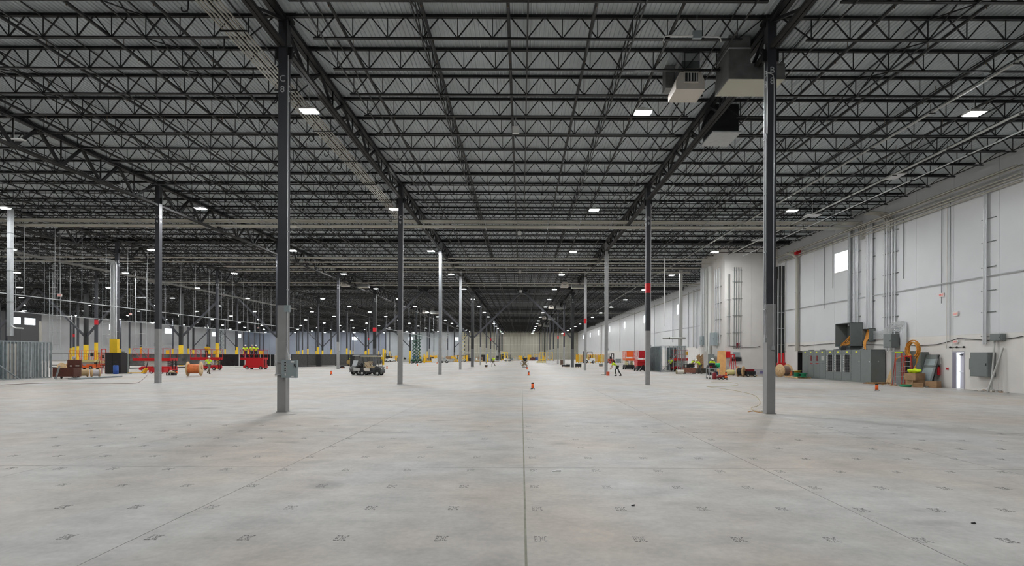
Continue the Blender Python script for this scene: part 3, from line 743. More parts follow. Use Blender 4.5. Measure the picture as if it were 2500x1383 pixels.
# ---- scissor lift: length along X ----
def scissor_lift(label, loc, rz, L=2.4, W=1.1, dz=1.3, rh=1.1, cl=None, m=M_LIFT, ext=.9, stages=4, enclosed=False, board=False, deckm=None, panelm=None, group='scissor lifts'):
    t = thing('scissor_lift', label, 'scissor lift', loc, rz, group); cl = cl or L*.92
    MB().bb((-cl/2, -W/2, .22), (cl/2, W/2, .42)).bb((-cl/2+.05, -W/2, .40), (-cl*.12, W/2, .60)).bb((cl*.12, -W/2, .40), (cl/2-.05, W/2, .60)).poly([(-cl/2, .22), (-cl/2-.18, .26), (-cl/2-.18, .5), (-cl/2, .55)], -W/2, W/2).build('chassis', M_BLACK if board else m, t)
    for sx in (-1, 1):
        for sy in (-1, 1): wheel(t, (sx*(cl/2-.3), sy*(W/2-.02), .2), .2, .14)
    z0, z1 = .46, dz-.12; sl_ = cl*.44; h = (z1-z0)/stages
    for k in range(stages):
        for s in (1, -1):
            for sy in (-.28, .28):
                y = sy*W+(.03 if s > 0 else -.03)
                MB().bar((-sl_*s, y, z0+k*h), (sl_*s, y, z0+(k+1)*h), .05, .09, up=(0, 0, 1)).build('scissor_arm', M_CREAM2 if board else M_LGREY, t)
    if enclosed: MB().bb((-cl/2+.1, -W/2+.02, .45), (cl/2-.1, W/2-.02, dz-.1)).build('side_cover', m, t)
    if panelm: MB().bb((-cl/2+.35, -W/2+.1, .60), (cl/2-.35, -W/2+.13, dz-.14)).build('side_panel', panelm, t)
    x0, x1 = -L/2-ext, L/2
    MB().bb((x0, -W/2, dz-.14), (x1, W/2, dz)).bb((x0, -W/2-.02, dz), (x1, -W/2, dz+.15)).bb((x0, W/2, dz), (x1, W/2+.02, dz+.15)).bb((x0-.02, -W/2, dz), (x0, W/2, dz+.15)).bb((x1, -W/2, dz), (x1+.02, W/2, dz+.15)).build('platform', deckm or m, t)
    rl = MB(); r = .022
    for z in (dz+.55, dz+rh):
        for y in (-W/2, W/2): rl.tube((x0, y, z), (x1, y, z), r, 6)
        for x in (x0, x1): rl.tube((x, -W/2, z), (x, W/2, z), r, 6)
    n = 5
    for i in range(n+1):
        x = x0+(x1-x0)*i/n
        for y in (-W/2, W/2): rl.tube((x, y, dz), (x, y, dz+rh), r, 6)
    for y in (-W/2, W/2): rl.tube((x0+(x1-x0)/n, y, dz+.1), (x0, y, dz+rh), r*.8, 5)
    rl.build('guard_rail', m, t)
    MB().bb((x1-.35, -W/2-.14, dz+.55), (x1-.05, -W/2-.03, dz+.95)).build('control_box', M_AMB if m is M_LIFT else M_BLACK, t)
    if board: MB().bb((x0+.03, -W/2+.25, dz+.35), (x0+.06, W/2-.1, dz+rh-.03)).build('rail_board', m, t); MB().bb((-cl/2-.1, -W/2+.05, .12), (cl/2-.1, W/2-.05, .62)).build('battery_tray', M_BLACK, t)
    ld = MB()
    for i in range(4): ld.bb((x1-.02, -.2, .4+.22*i), (x1+.04, .2, .43+.22*i))
    ld.bb((x1-.02, -.22, .3), (x1+.04, -.19, dz)).bb((x1-.02, .19, .3), (x1+.04, .22, dz)); ld.build('ladder', M_BLACK, t)
    return t
def cable_reel(label, loc, rz, r=.55, w=.75, core=.3, fl=M_WOOD, cm=M_COPP, cr=None, group='cable reels', flat=False):
    t = thing('cable_reel', label, 'cable reel', (loc[0], loc[1], 0 if not flat else loc[2]), rz, group)
    R = Matrix.Rotation(PI/2, 3, 'Y') if not flat else Matrix.Identity(3); cz = r if not flat else w/2
    for s in (-1, 1):
        b = MB(); b.lathe([(.04, s*w/2-.03), (r, s*w/2-.03), (r, s*w/2+.02), (.04, s*w/2+.02), (.04, s*w/2-.03)], 28, R)
        f = b.build('flange', fl, t, (0, 0, cz)); fixn(f.data)
        h = MB(); h.lathe([(.001, s*w/2+.024), (.05, s*w/2+.024), (.05, s*w/2+.02)], 10, R); h.build('arbor_hole', M_BLACK, f)
    cr = cr or r*.72; c = MB(); pr = [(.1, -w/2+.03)]; n = 14
    for i in range(n): z = -w/2+.04+(w-.08)*i/n; dz = (w-.08)/n; pr += [(cr-.012, z), (cr, z+dz*.3), (cr, z+dz*.7), (cr-.012, z+dz*.98)]
    pr.append((.1, w/2-.03)); c.lathe(pr, 24, R); o = c.build('wound_cable', cm, t, (0, 0, cz)); fixn(o.data)
    return t
def ladder(label, loc, rz, H=2.4, m=M_RED, w0=.55, w1=.32, spread=.55, top=M_HIVIS):
    t = thing('step_ladder', label, 'ladder', loc, rz, 'step ladders')
    for s in (-1, 1):
        MB().bar((s*w0/2, -spread, 0), (s*w1/2, -.05, H), .03, .08, up=(0, 1, 0)).build('front_rail', m, t)
        MB().bar((s*w0/2*.95, spread, 0), (s*w1/2, .05, H), .03, .06, up=(0, 1, 0)).build('rear_rail', m, t)
    n = int(H/.3)
    for i in range(1, n):
        f = i/n; ww = w0+(w1-w0)*f; y = -spread+(spread-.05)*f
        MB().bb((-ww/2, y-.05, H*f-.02), (ww/2, y+.04, H*f)).build('step', M_GALV, t)
        if i % 2: MB().bar((-ww/2, -y, H*f), (ww/2, -y, H*f), .02, .03).build('rear_brace', M_GALV, t)
    MB().bb((-w1/2-.03, -.12, H-.02), (w1/2+.03, .12, H+.06)).build('top_cap', top, t)
    return t
def pallet(label, loc, rz=0, L=1.2, W=1.0, group='wooden pallets'):
    t = thing('wooden_pallet', label, 'pallet', loc, rz, group)
    pm = MB().bb((-L/2, -.05, .10), (L/2, .05, .125)).mesh('deck_board', M_WOOD)
    for i in range(6): link('deck_board', pm, t, (0, -W/2+.05+i*(W-.1)/5, 0))
    sm_ = MB().bb((-.025, -W/2, .02), (.025, W/2, .10)).mesh('stringer', M_WOOD)
    for x in (-L/2+.03, 0, L/2-.03): link('stringer', sm_, t, (x, 0, 0))
    bm_ = MB().bb((-L/2, -.05, 0), (L/2, .05, .02)).mesh('bottom_board', M_WOOD)
    for y in (-W/2+.05, 0, W/2-.05): link('bottom_board', bm_, t, (0, y, 0))
    return t
def beacon(label, loc):
    t = thing('floor_beacon', label, 'beacon', loc, random.uniform(0, 3), 'orange floor beacons')
    MB().lathe([(.001, .06), (.078, .06), (.078, .31), (.001, .31)], 14).build('tube', M_ORNG, t)
    MB().lathe([(.001, .31), (.08, .31), (.08, .36), (.06, .38), (.001, .38)], 14).build('cap', M_BLACK, t)
    for k in range(3):
        a = k*2*PI/3; MB().bar((.03*math.cos(a), .03*math.sin(a), .07), (.125*math.cos(a), .125*math.sin(a), .01), .04, .03).build('foot', M_BLACK, t)
    return t
def carton(label, loc, d, rz=0, m=M_CARD, group='cardboard boxes', name='cardboard_box'):
    t = thing(name, label, 'box', loc, rz, group); x, y, z = d
    MB().bb((-x/2, -y/2, 0), (x/2, y/2, z)).build('body', m, t)
    for s in (-1, 1): MB().bar((0, s*y/2, z+.003), (0, s*y*.52, z+.003), x, .006) if 0 else MB().bb((-x/2, min(0, s*y/2)+.002, z), (x/2, max(0, s*y/2)-.002, z+.008)).build('flap', m, t)
    return t
def forklift(label, loc, rz, m=M_AMB, s=1.0, cab=True, group='forklifts'):
    t = thing('forklift', label, 'forklift', loc, rz, group); t.scale = (s, s, s)
    MB().poly([(-1.1, .25), (.75, .25), (.75, .8), (.3, .85), (.2, .6), (-.2, .6), (-.35, 1.0), (-1.1, .95), (-1.2, .6)], -.5, .5).build('body', m, t)
    for x, r in ((.5, .32), (-.8, .26)):
        for y in (-.5, .5): wheel(t, (x, y, r), r, .22)
    f = MB()
    for y in (-.42, .42):
        f.bar((.45, y, .8), (.25, y, 2.1), .05, .05).bar((-.75, y, .95), (-.65, y, 2.1), .05, .05).bar((.25, y, 2.1), (-.65, y, 2.1), .05, .05)
    f.bb((-.67, -.44, 2.08), (.27, .44, 2.14)); f.build('overhead_guard', M_BLACK, t)
    ms = MB()
    for y in (-.28, .28): ms.bb((.86, y-.05, .05), (.96, y+.05, 2.2))
    for z in (.3, 1.2, 2.15): ms.bb((.88, -.3, z), (.94, .3, z+.08))
    ms.build('mast', M_BLACK, t)
    for y in (-.22, .22): MB().bb((.96, y-.06, .05), (1.9, y+.06, .09)).bb((.96, y-.06, .05), (1.0, y+.06, .6)).build('fork', M_BLACK, t)
    MB().bb((-.35, -.22, .98), (.05, .22, 1.08)).bb((-.42, -.22, 1.0), (-.33, .22, 1.5)).build('seat', M_BLACK, t)
    return t
def boom_lift(label, loc, rz, m=M_AMB, s=1.0):
    t = thing('boom_lift', label, 'boom lift', loc, rz, 'yellow boom lifts'); t.scale = (s, s, s)
    MB().bb((-1.3, -.8, .4), (1.3, .8, .7)).build('chassis', M_BLACK, t)
    for x in (-1, 1):
        for y in (-.85, .85): wheel(t, (x, y, .42), .42, .3)
    MB().poly([(-1.5, .75), (1.0, .75), (1.1, 1.1), (.6, 1.5), (-1.2, 1.6), (-1.6, 1.2)], -.7, .7).build('turret', m, t)
    MB().bar((-1.2, 0, 1.7), (2.3, 0, 2.0), .25, .3).bar((2.2, 0, 2.0), (2.5, 0, 1.2), .15, .18).build('boom', m, t)
    b = MB()
    for x in (2.5, 3.2):
        for y in (-.8, .8): b.tube((x, y, .6), (x, y, 1.7), .025, 6)
    for z in (.6, 1.15, 1.7):
        for y in (-.8, .8): b.tube((2.5, y, z), (3.2, y, z), .025, 6)
        for x in (2.5, 3.2): b.tube((x, -.8, z), (x, .8, z), .025, 6)
    b.bb((2.5, -.8, .58), (3.2, .8, .62)); b.build('basket', m, t)
    return t
def golf_cart(label, loc, rz, body=M_OFFW, roofm=mat('tan_cart_roof', (.42, .37, .26), .4), bag=True, dark=False):
    t = thing('golf_cart', label, 'golf cart', loc, rz, 'golf carts')      # front towards +X
    bm_ = M_BLACK if dark else M_LGREY
    MB().poly([(-1.15, .32), (1.15, .32), (1.25, .5), (1.2, .72), (.85, .88), (.62, .86), (.55, .42), (.05, .42), (-.02, .72), (-1.0, .75), (-1.2, .6)], -.55, .55).build('body', mat('charcoal_body', (.05, .05, .052), .4), t)
    for y in (-.56, .54): MB().poly([(-.62, .42), (.02, .42), (.0, .70), (-.55, .74), (-.7, .62)], y, y+.02).build('side_panel', body if not dark else M_BOX, t)
    MB().bb((-.46, -.51, .4), (.06, .51, .74)).build('seat_box', M_BLACK, t)
    MB().bb((-1.2, -.57, .28), (1.15, .57, .36)).build('frame', M_BLACK, t)
    for x in (-.8, .85):
        for y in (-.52, .52):
            wheel(t, (x, y, .23), .23, .19)
    for x in (-.8, .85):
        for y in (-.56, .56):
            f = MB(); n = 8; pts = [(x+.33*math.cos(PI*k/n), .25+.33*math.sin(PI*k/n)) for k in range(n+1)]+[(x+.28*math.cos(PI*k/n), .25+.28*math.sin(PI*k/n)) for k in range(n, -1, -1)]
            for k in range(n): f.bar((pts[k][0], y, pts[k][1]), (pts[k+1][0], y, pts[k+1][1]), .12, .03)
            f.build('fender', M_BLACK, t)
    MB().bb((-.45, -.5, .74), (.08, .5, .86)).build('seat_cushion', M_TAN, t)
    MB().bar((-.46, 0, .86), (-.60, 0, 1.25), .98, .08, up=(1, 0, 0)).build('backrest', M_TAN, t)
    r = MB(); r.poly([(-1.0, 1.80), (-.9, 1.84), (.7, 1.86), (.95, 1.80), (.95, 1.76), (-1.0, 1.76)], -.58, .58); r.build('roof', roofm, t)
    for y in (-.5, .5):
        MB().tube((.98, y, .82), (.72, y, 1.78), .02, 6).build('roof_post', M_BLACK, t); MB().tube((-.62, y, .76), (-.78, y, 1.78), .02, 6).build('roof_post', M_BLACK, t)
        MB().tube((-.25, y, .86), (-.62, y, 1.2), .018, 5).build('arm_rail', M_BLACK, t)
    if dark: MB().bar((1.0, 0, .85), (.85, 0, 1.35), .95, .01, up=(1, 0, 0)).build('windscreen', mat('tinted_windscreen', (.5, .52, .53), .1), t)
    st = MB(); st.tube((.7, -.25, .8), (.42, -.25, 1.05), .02, 6); R = Matrix.Rotation(-.9, 3, 'Y')
    n = 12
    for k in range(n):
        a, b_ = 2*PI*k/n, 2*PI*(k+1)/n
        st.tube(Vector((.42, -.25, 1.05))+R @ Vector((.16*math.cos(a), .16*math.sin(a), 0)), Vector((.42, -.25, 1.05))+R @ Vector((.16*math.cos(b_), .16*math.sin(b_), 0)), .013, 5)
    st.build('steering_wheel', M_BLACK, t)
    # cargo box at the back
    c = MB(); 
    c.bb((-1.75, -.55, .45), (-1.05, .55, .5)).bb((-1.75, -.57, .45), (-1.05, -.53, .72)).bb((-1.75, .53, .45), (-1.05, .57, .72)).bb((-1.77, -.57, .45), (-1.73, .57, .72)); c.build('cargo_box', bm_, t)
    if bag: 
        g_ = MB(); g_.ell((-1.4, -.1, .82), (.3, .4, .22), 10, 6); g_.ell((-1.25, .25, .95), (.22, .2, .25), 8, 6); g_.build('load_of_black_bags', M_BLACK, t)
    l = MB(); l.ell((1.22, -.35, .66), (.03, .07, .05), 8, 5); l.ell((1.22, .35, .66), (.03, .07, .05), 8, 5); l.build('headlight', M_WHITE, t)
    return t
def bollard(label, loc, h=1.5, r=.15):
    t = thing('yellow_bollard', label, 'bollard', loc, 0, 'yellow guard bollards')
    MB().lathe([(.001, 0), (r, 0), (r, h), (r*.7, h+.07), (.001, h+.09)], 12).build('post', M_YEL, t)
    MB().lathe([(.001, .0), (r+.1, .0), (r+.1, .02), (.001, .02)], 12).build('flange', M_YEL, t); return t
def conduits_wall(label, X, ys, z0, z1, r, m=M_COND, dx=.08, bend=None, group='conduit risers on the right wall', straps=(), sx0=None, sx1=None):
    t = thing('conduit_riser', label, 'conduit', (X-dx, ys[0], z0), 0, group)
    me = MB().tube((0, 0, 0), (0, 0, z1-z0), r, 7).mesh('conduit', m)
    for y in ys: link('conduit', me, t, (0, y-ys[0], 0))
    if straps:
        a, b = min(ys)-.2, max(ys)+.2
        smm = MB().bb((.02, a-ys[0], -.02), (dx, b-ys[0], .02)).mesh('strut', M_BOX)
        for z in straps: link('strut', smm, t, (0, 0, z-z0))
    return t
def panelbox(label, c, d, m=M_BOX, cat='electrical box', name='electrical_box', group='electrical boxes', door='x'):
    # c = centre of the back-bottom, d = (depth X, width Y, height Z); door on the -X face
    t = thing(name, label, cat, c, 0, group); x, y, z = d
    MB().bb((-x, -y/2, 0), (0, y/2, z)).build('cabinet', m, t)
    if door == 'x':
        MB().bb((-x-.02, -y/2+.03, .03), (-x, y/2-.03, z-.03)).build('door', m, t); MB().bb((-x-.04, -y/2+.07, z*.45), (-x-.02, -y/2+.10, z*.55)).build('handle', M_BLACK, t)
    else:
        MB().bb((-x+.03, -y/2-.02, .03), (-.03, -y/2, z-.03)).build('door', m, t); MB().bb((-x+.07, -y/2-.04, z*.45), (-x+.10, -y/2-.02, z*.55)).build('handle', M_BLACK, t)
    return t
def exit_sign(label, loc, rot=0, drop=0, group='exit signs'):
    t = thing('exit_sign', label, 'exit sign', loc, rot, group)
    MB().bb((-.18, -.03, -.12), (.18, .03, .12)).build('housing', M_SIGN, t)
    text('EXIT', .17, M_SIGNR, 'lettering', t, (0, -.034, 0), FRONT); text('EXIT', .17, M_SIGNR, 'lettering', t, (0, .034, 0), (PI/2, 0, PI))
    if drop: MB().tube((0, 0, .12), (0, 0, drop), .012, 5).build('stem', M_GALV, t)
    return t
# ================================================================ OBJECTS
def gp(px, py): return floor_pt(px, py)
# ---- control box and conduit on column C 8 ----
c8x, c8y = XC['C'], rowy(8)
t = thing('control_box', 'grey four-button control box strapped to the front of column C 8', 'control box', (c8x+.30, c8y-.12, 1.13))
MB().bb((-.25, 0, 0), (.25, .10, .58)).build('enclosure', M_BOXL, t)
MB().bb((-.02, -.012, .01), (.24, 0, .57)).build('door', M_BOXL, t)
for i in range(4):
    b = MB(); b.lathe([(.001, 0), (.030, 0), (.030, .012), (.024, .012), (.022, .035), (.001, .035)], 14, Matrix.Rotation(PI/2, 3, 'X')); b.build('button', M_BLACK, t, (-.12, 0, .50-i*.09))
    b = MB(); b.lathe([(.030, 0), (.036, 0), (.036, .006), (.030, .006)], 14, Matrix.Rotation(PI/2, 3, 'X')); b.build('button_ring', M_WHITE, t, (-.12, 0, .50-i*.09))
MB().bb((-.135, -.004, .07), (-.105, 0, .14)).build('sticker', M_WHITE, t)
MB().bb((.06, -.016, .50), (.17, -.012, .545)).build('name_plate', M_WHITE, t)
MB().bb((.08, -.016, .03), (.16, -.012, .06)).build('rating_plate', M_WHITE, t)
MB().bb((.18, -.05, .37), (.215, -.012, .46)).bar((.2, -.03, .42), (.235, -.05, .36), .02, .02).build('handle', M_BLACK, t)
for z in (.09, .52): MB().bb((-.50, .08, z), (-.10, .115, z+.03)).bb((-.50, .08, z-.04), (-.10, .115, z-.025)).build('strap_channel', M_GALV, t)
t = thing('conduit_run', 'bright conduit with a junction box down the right side of column C 8', 'conduit', (c8x+.18, c8y+.05, 0))
MB().path([(.05, -.06, 1.71), (.05, -.06, 1.80), (.03, -.05, 1.92), (-.02, -.02, 2.10), (-.02, 0, 2.2), (-.02, 0, 11.7)], .017, 8).build('conduit', M_COND, t)
MB().bb((-.1, -.07, 3.28), (.08, .02, 3.50)).build('junction_box', M_BOXL, t)
for z in (2.3, 4.0, 5.9, 7.9, 10): MB().bb((-.06, -.03, z), (.01, .02, z+.03)).build('strap', M_GALV, t)
# ---- conduit and cable on column B 8 ----
b8x = XC['B']
t = thing('conduit_run', 'bright conduit ending in a small outlet box on the front of column B 8', 'conduit', (b8x+.05, c8y-.03, 0))
MB().path([(0, 0, 2.2), (0, 0, 10.4), (0, 0, 10.9), (-.04, 0, 11.08), (-.14, 0, 11.14), (-.24, 0, 11.14)], .014, 8).build('conduit', M_COND, t)
MB().bb((-.05, -.03, 2.1), (.05, .03, 2.23)).build('outlet_box', M_GALV, t)
t = thing('conduit_run', 'pair of bright conduits up the left side of column B 8', 'conduit', (b8x-.16, c8y+.06, 0))
MB().tube((-.01, 0, 2.45), (-.01, 0, 9.2), .018, 8).build('conduit', M_COND, t); MB().tube((-.01, .12, 2.6), (-.01, .12, 12.2), .018, 8).build('conduit', M_COND, t)
MB().bb((-.04, -.03, 2.35), (.02, .03, 2.5)).build('fitting', M_GALV, t)
for z in (3.4, 5.3, 7.2, 9.0): MB().bb((-.03, -.03, z), (.02, .15, z+.025)).build('strap', M_GALV, t)
for (li, n, s) in (('C', 9, 1), ('C', 10, 1), ('C', 11, 1), ('B', 9, 1), ('B', 11, 1), ('D', 9, -1), ('D', 11, 1), ('B', 10, 1)):
    t = thing('conduit_run', 'thin bright conduit on line %s, %s column from the camera' % (li, ordn(n-7)), 'conduit', (XC[li]+s*.17, rowy(n)+.08, 0), 0, 'conduits on the columns')
    MB().tube((0, 0, 2.6), (0, 0, 11.7), .022, 6).build('conduit', M_COND, t); MB().bb((-.04, -.03, 2.4), (.05, .03, 2.6)).build('outlet_box', M_GALV, t)
# extension cord at the foot of column B 8 and across the floor
def cord(label, pts, m=M_CABY, r=.008, name='extension_cord'):
    P_ = [gp(x, y)+Vector((0, 0, r+.001)) for x, y in pts]; Q = []
    for i in range(len(P_)-1):
        p0 = P_[max(i-1, 0)]; p1, p2 = P_[i], P_[i+1]; p3 = P_[min(i+2, len(P_)-1)]
        for k in range(5):
            u = k/5; Q.append(.5*((2*p1)+(p2-p0)*u+(2*p0-5*p1+4*p2-p3)*u*u+(3*p1-p0-3*p2+p3)*u**3))
    Q.append(P_[-1]); o0 = Q[0].copy(); b = MB(); b.path([q-o0 for q in Q], r, 5); o = b.build(name, m, None, o0); tag(o, label, 'cord'); return o
cord('yellow extension cord curling over the floor to column B 8', [(1725, 941), (1760, 941), (1800, 938), (1798, 933), (1770, 930), (1737, 930)], m=mat('pale_yellow_cord', (.55, .45, .25), .6), r=.012)
cord('yellow cord looping from the floor middle to the foot of column B 8', [(1727, 942), (1790, 950), (1840, 961), (1857, 978), (1850, 988), (1836, 992), (1838, 998), (1858, 1002), (1866, 1003)], m=mat('pale_yellow_cord', (.5, .4, .2), .6), r=.010)
cord('orange cord tail lying at the foot of column B 8', [(1827, 1003), (1840, 1001), (1855, 1004), (1868, 1004)], m=M_CABY, r=.010)
o = MB().ell((0, 0, .03), (.05, .04, .03), 8, 5).build('cord_plug', M_WHITE, None, gp(1861, 1001)); tag(o, 'white cord plug beside the foot of column B 8', 'plug')
cord('thin brown cord crossing the floor at the far left by column D 9', [(0, 951), (120, 945), (250, 944.5), (325, 944), (345, 938), (362, 922)], m=mat('brown_cord', (.25, .18, .15), .7), r=.016)
# ---- unit heaters and ducts ----
def heater(label, x, y, z=11.6):
    t = thing('unit_heater', label, 'heater', (x, y, z), 0, 'white gas unit heaters')
    b = MB(); V = [(-.52, 0, 0), (.55, 0, 0), (.55, 1.05, 0), (-.52, 1.05, 0), (-.30, 0, .75), (.34, 0, .75), (.34, 1.0, .75), (-.30, 1.0, .75), (-.52, 0, .25), (.55, 0, .25), (.55, 1.05, .25), (-.52, 1.05, .25)]
    b.add(V, [(0, 1, 2, 3), (0, 8, 9, 1), (1, 9, 10, 2), (2, 10, 11, 3), (3, 11, 8, 0), (8, 4, 5, 9), (9, 5, 6, 10), (10, 6, 7, 11), (11, 7, 4, 8), (4, 7, 6, 5)])
    b.build('hood', M_OFFW, t)
    MB().bb((-.24, -.04, .22), (.30, .0, .62)).build('louvre_frame', M_OFFW, t)
    MB().bb((-.20, -.052, .26), (.26, -.04, .56)).build('louvre_opening', M_BLACK, t)
    for i in range(4): MB().bb((-.115+i*.105, -.075, .26), (-.085+i*.105, -.04, .56)).build('louvre_blade', M_WHITE, t)
    MB().bb((-.30, .0, .75), (.34, .95, 1.02)).build('casing', mat('dark_sheet', (.13, .14, .15), .5, .3), t)
    MB().bb((-.30, -.02, 1.02), (.34, .9, ZD-z-.12)).build('upper_duct', mat('pale_duct', (.42, .44, .45), .4, .3), t)
    MB().bb((-.62, 1.02, .55), (.0, 1.5, ZD-z)).build('flue_casing', mat('dull_galvanised', (.22, .225, .22), .45, .4, noise=.2, nscale=2), t)
    for x_ in (-.28, .32):
        for y_ in (.15, .9): MB().tube((x_, y_, 1.2), (x_, y_, ZD-z-.02), .01, 4).build('hanger_rod', M_GALV, t)
    return t
def duct(label, x, y, z=11.5, w=1.95, d=1.25):
    t = thing('supply_duct', label, 'duct', (x, y, z), 0, 'galvanised ducts beside the heaters')
    MD = mat('dull_galvanised', (.22, .225, .22), .45, .4); MB().bb((0, 0, .012), (w, d, .52)).build('duct_box', MD, t); MB().bb((.01, .01, 0), (w-.01, d-.01, .012)).build('bottom_panel', mat('cream_underside', (.52, .51, .42), .5), t)  # thin bottom panel colours the underside paler than the duct sides
    MB().bb((-.02, -.02, 0), (0, d+.02, .54)).bb((w*.42, -.015, 0), (w*.42+.03, 0, .52)).bb((0, -.015, .50), (w, 0, .54)).build('seam_flange', MD, t)
    MB().bb((0, 0, .52), (.75, d, ZD-z-.01)).build('riser', MD, t)
    MB().bb((-.01, -.01, 1.05), (.76, d+.01, 1.09)).build('riser_seam', M_COND, t)
    return t
HT = [(6.1, 19.35, 'nearest, left of column B 8'), (6.1, 75.5, 'right of the middle before row 12'), (6.1, 110, 'behind row 13 near line B'), (6.1, 143, 'farther along line B'), (6.1, 177, 'farthest along line B'),
      (-25.2, 75.5, 'just left of column line D before row 12'), (-22.6, 124, 'far along column line D')]
for x, y, s in HT:
    heater('white gas unit heater with louvred front, '+s, x, y)
    duct('galvanised box duct beside a unit heater, '+s, x+1.05 if x > 0 else x+1.4, y-.9 if y < 20 else y)
t = thing('roof_curb_duct', 'grey ceiling air diffuser with open dark top right of line B', 'duct', (8.35, 23.3, 11.7))
MB().bb((0, 0, 0), (1.25, 1.6, .06)).build('diffuser_plate', M_GALV, t); MB().bb((.05, .2, .06), (1.2, 1.4, ZD-11.7)).build('plenum', M_STEEL, t)
# conduit loop beside the nearest heater
t = thing('junction_box', 'grey junction box with white conduits above the nearest unit heater', 'junction box', at(1696, 82, 17.15))
MB().bb((-.14, -.05, -.12), (.14, .05, .12)).build('box', M_BOXL, t)
MB().path([(-.14, 0, -.03), (-.9, 0, -.03), (-1.05, 0, -.06), (-1.1, 0, -.2)], .02, 6).build('conduit', M_WHITE, t)
MB().path([(.14, 0, -.06), (.66, 0, -.06), (.74, 0, -.10), (.78, 0, -.22)], .02, 6).build('conduit', M_WHITE, t)
MB().tube((0, 0, .12), (0, 0, ZD-t.location.z), .012, 5).build('hanger', M_GALV, t)
# suspended unlit fixtures, sensors
def strip(label, px, py, D, w=.9, ln=.3):
    p = at(px, py, D); t = thing('strip_light', label, 'light fixture', p, 0, 'unlit pale fixtures hung from the roof')
    MB().bb((-w/2, -ln/2, 0), (w/2, ln/2, .05)).build('housing', M_WHITE, t); MB().bb((-w/2+.03, -ln/2+.03, -.01), (w/2-.03, ln/2-.03, 0)).build('diffuser', mat('dull_diffuser', (.6, .6, .6), .4), t)
    MB().tube((0, 0, .05), (0, 0, ZD-p.z-.02), .02, 5).build('stem', M_WHITE, t); return t
strip('unlit linear fixture below the leftmost glowing light near column line E', 30, 352, 24.6, .9, .25)
strip('unlit pale fixture hung left of column C 9', 575, 580, 47, .9, .4)
strip('unlit pale fixture nearest the right wall', 2180, 425, 30, .7, 1.0); strip('unlit pale fixture right of column B 8', 1981, 522, 38, 1.0, .6)
strip('unlit pale fixture hung just left of column B 8', 1853, 583, 47, 1.3, .6); strip('unlit pale fixture far left under the rails', 128, 711, 84, 1.4, .4)
strip('unlit pale fixture hung left of column D 9', 363, 707, 84, 1.0, .4); strip('unlit fixture hung behind column D 9 near the exit sign', 790, 668, 68, .9, .4)
for px, py, D, s in ((1255, 318, 23.5, .30), (1266, 570, 44, .3), (1268, 664, 64, .3), (1270, 712, 84, .4)):
    p = at(px, py, D); t = thing('access_point', 'small white box hung over the middle aisle, %s' % ('nearest' if D < 30 else ORD[round((D-3)/20)]+' from the camera'), 'wireless box', p, 0, 'white boxes over the middle aisle')
    MB().bb((-s/2, -.06, -s/2), (s/2, .06, s/2)).build('box', M_WHITE, t); MB().tube((0, 0, s/2), (0, 0, ZD-p.z-.02), .012, 5).build('hanger', M_GALV, t)
# exit signs
exit_sign('hanging EXIT sign with red letters left of column D 9', at(145, 730, 46), 0, 5.3)
exit_sign('hanging EXIT sign with red letters farther back near column F 11', at(318, 775, 70), 0, 6)
exit_sign('hanging EXIT sign left of column C 8, far back', at(630, 806, 105), 0, 6)
exit_sign('EXIT sign box high on the right wall', onwall(2300, 713)+Vector((-.05, 0, 0)), -PI/2)
exit_sign('EXIT sign box on the right wall above the open door', onwall(2335, 759)+Vector((-.05, 0, 0)), -PI/2)
p = onwall(2335, 827)
t = thing('emergency_light_sign', 'small EXIT sign with lamp heads directly above the door', 'exit sign', p+Vector((-.05, 0, 0)), -PI/2, 'exit signs')
MB().bb((-.18, -.03, -.10), (.18, .03, .10)).build('housing', M_SIGN, t); text('EXIT', .14, M_SIGNR, 'lettering', t, (-.02, -.034, 0), FRONT)
MB().ell((.24, -.05, .02), (.06, .05, .06), 8, 5).build('lamp_head', M_WHITE, t)

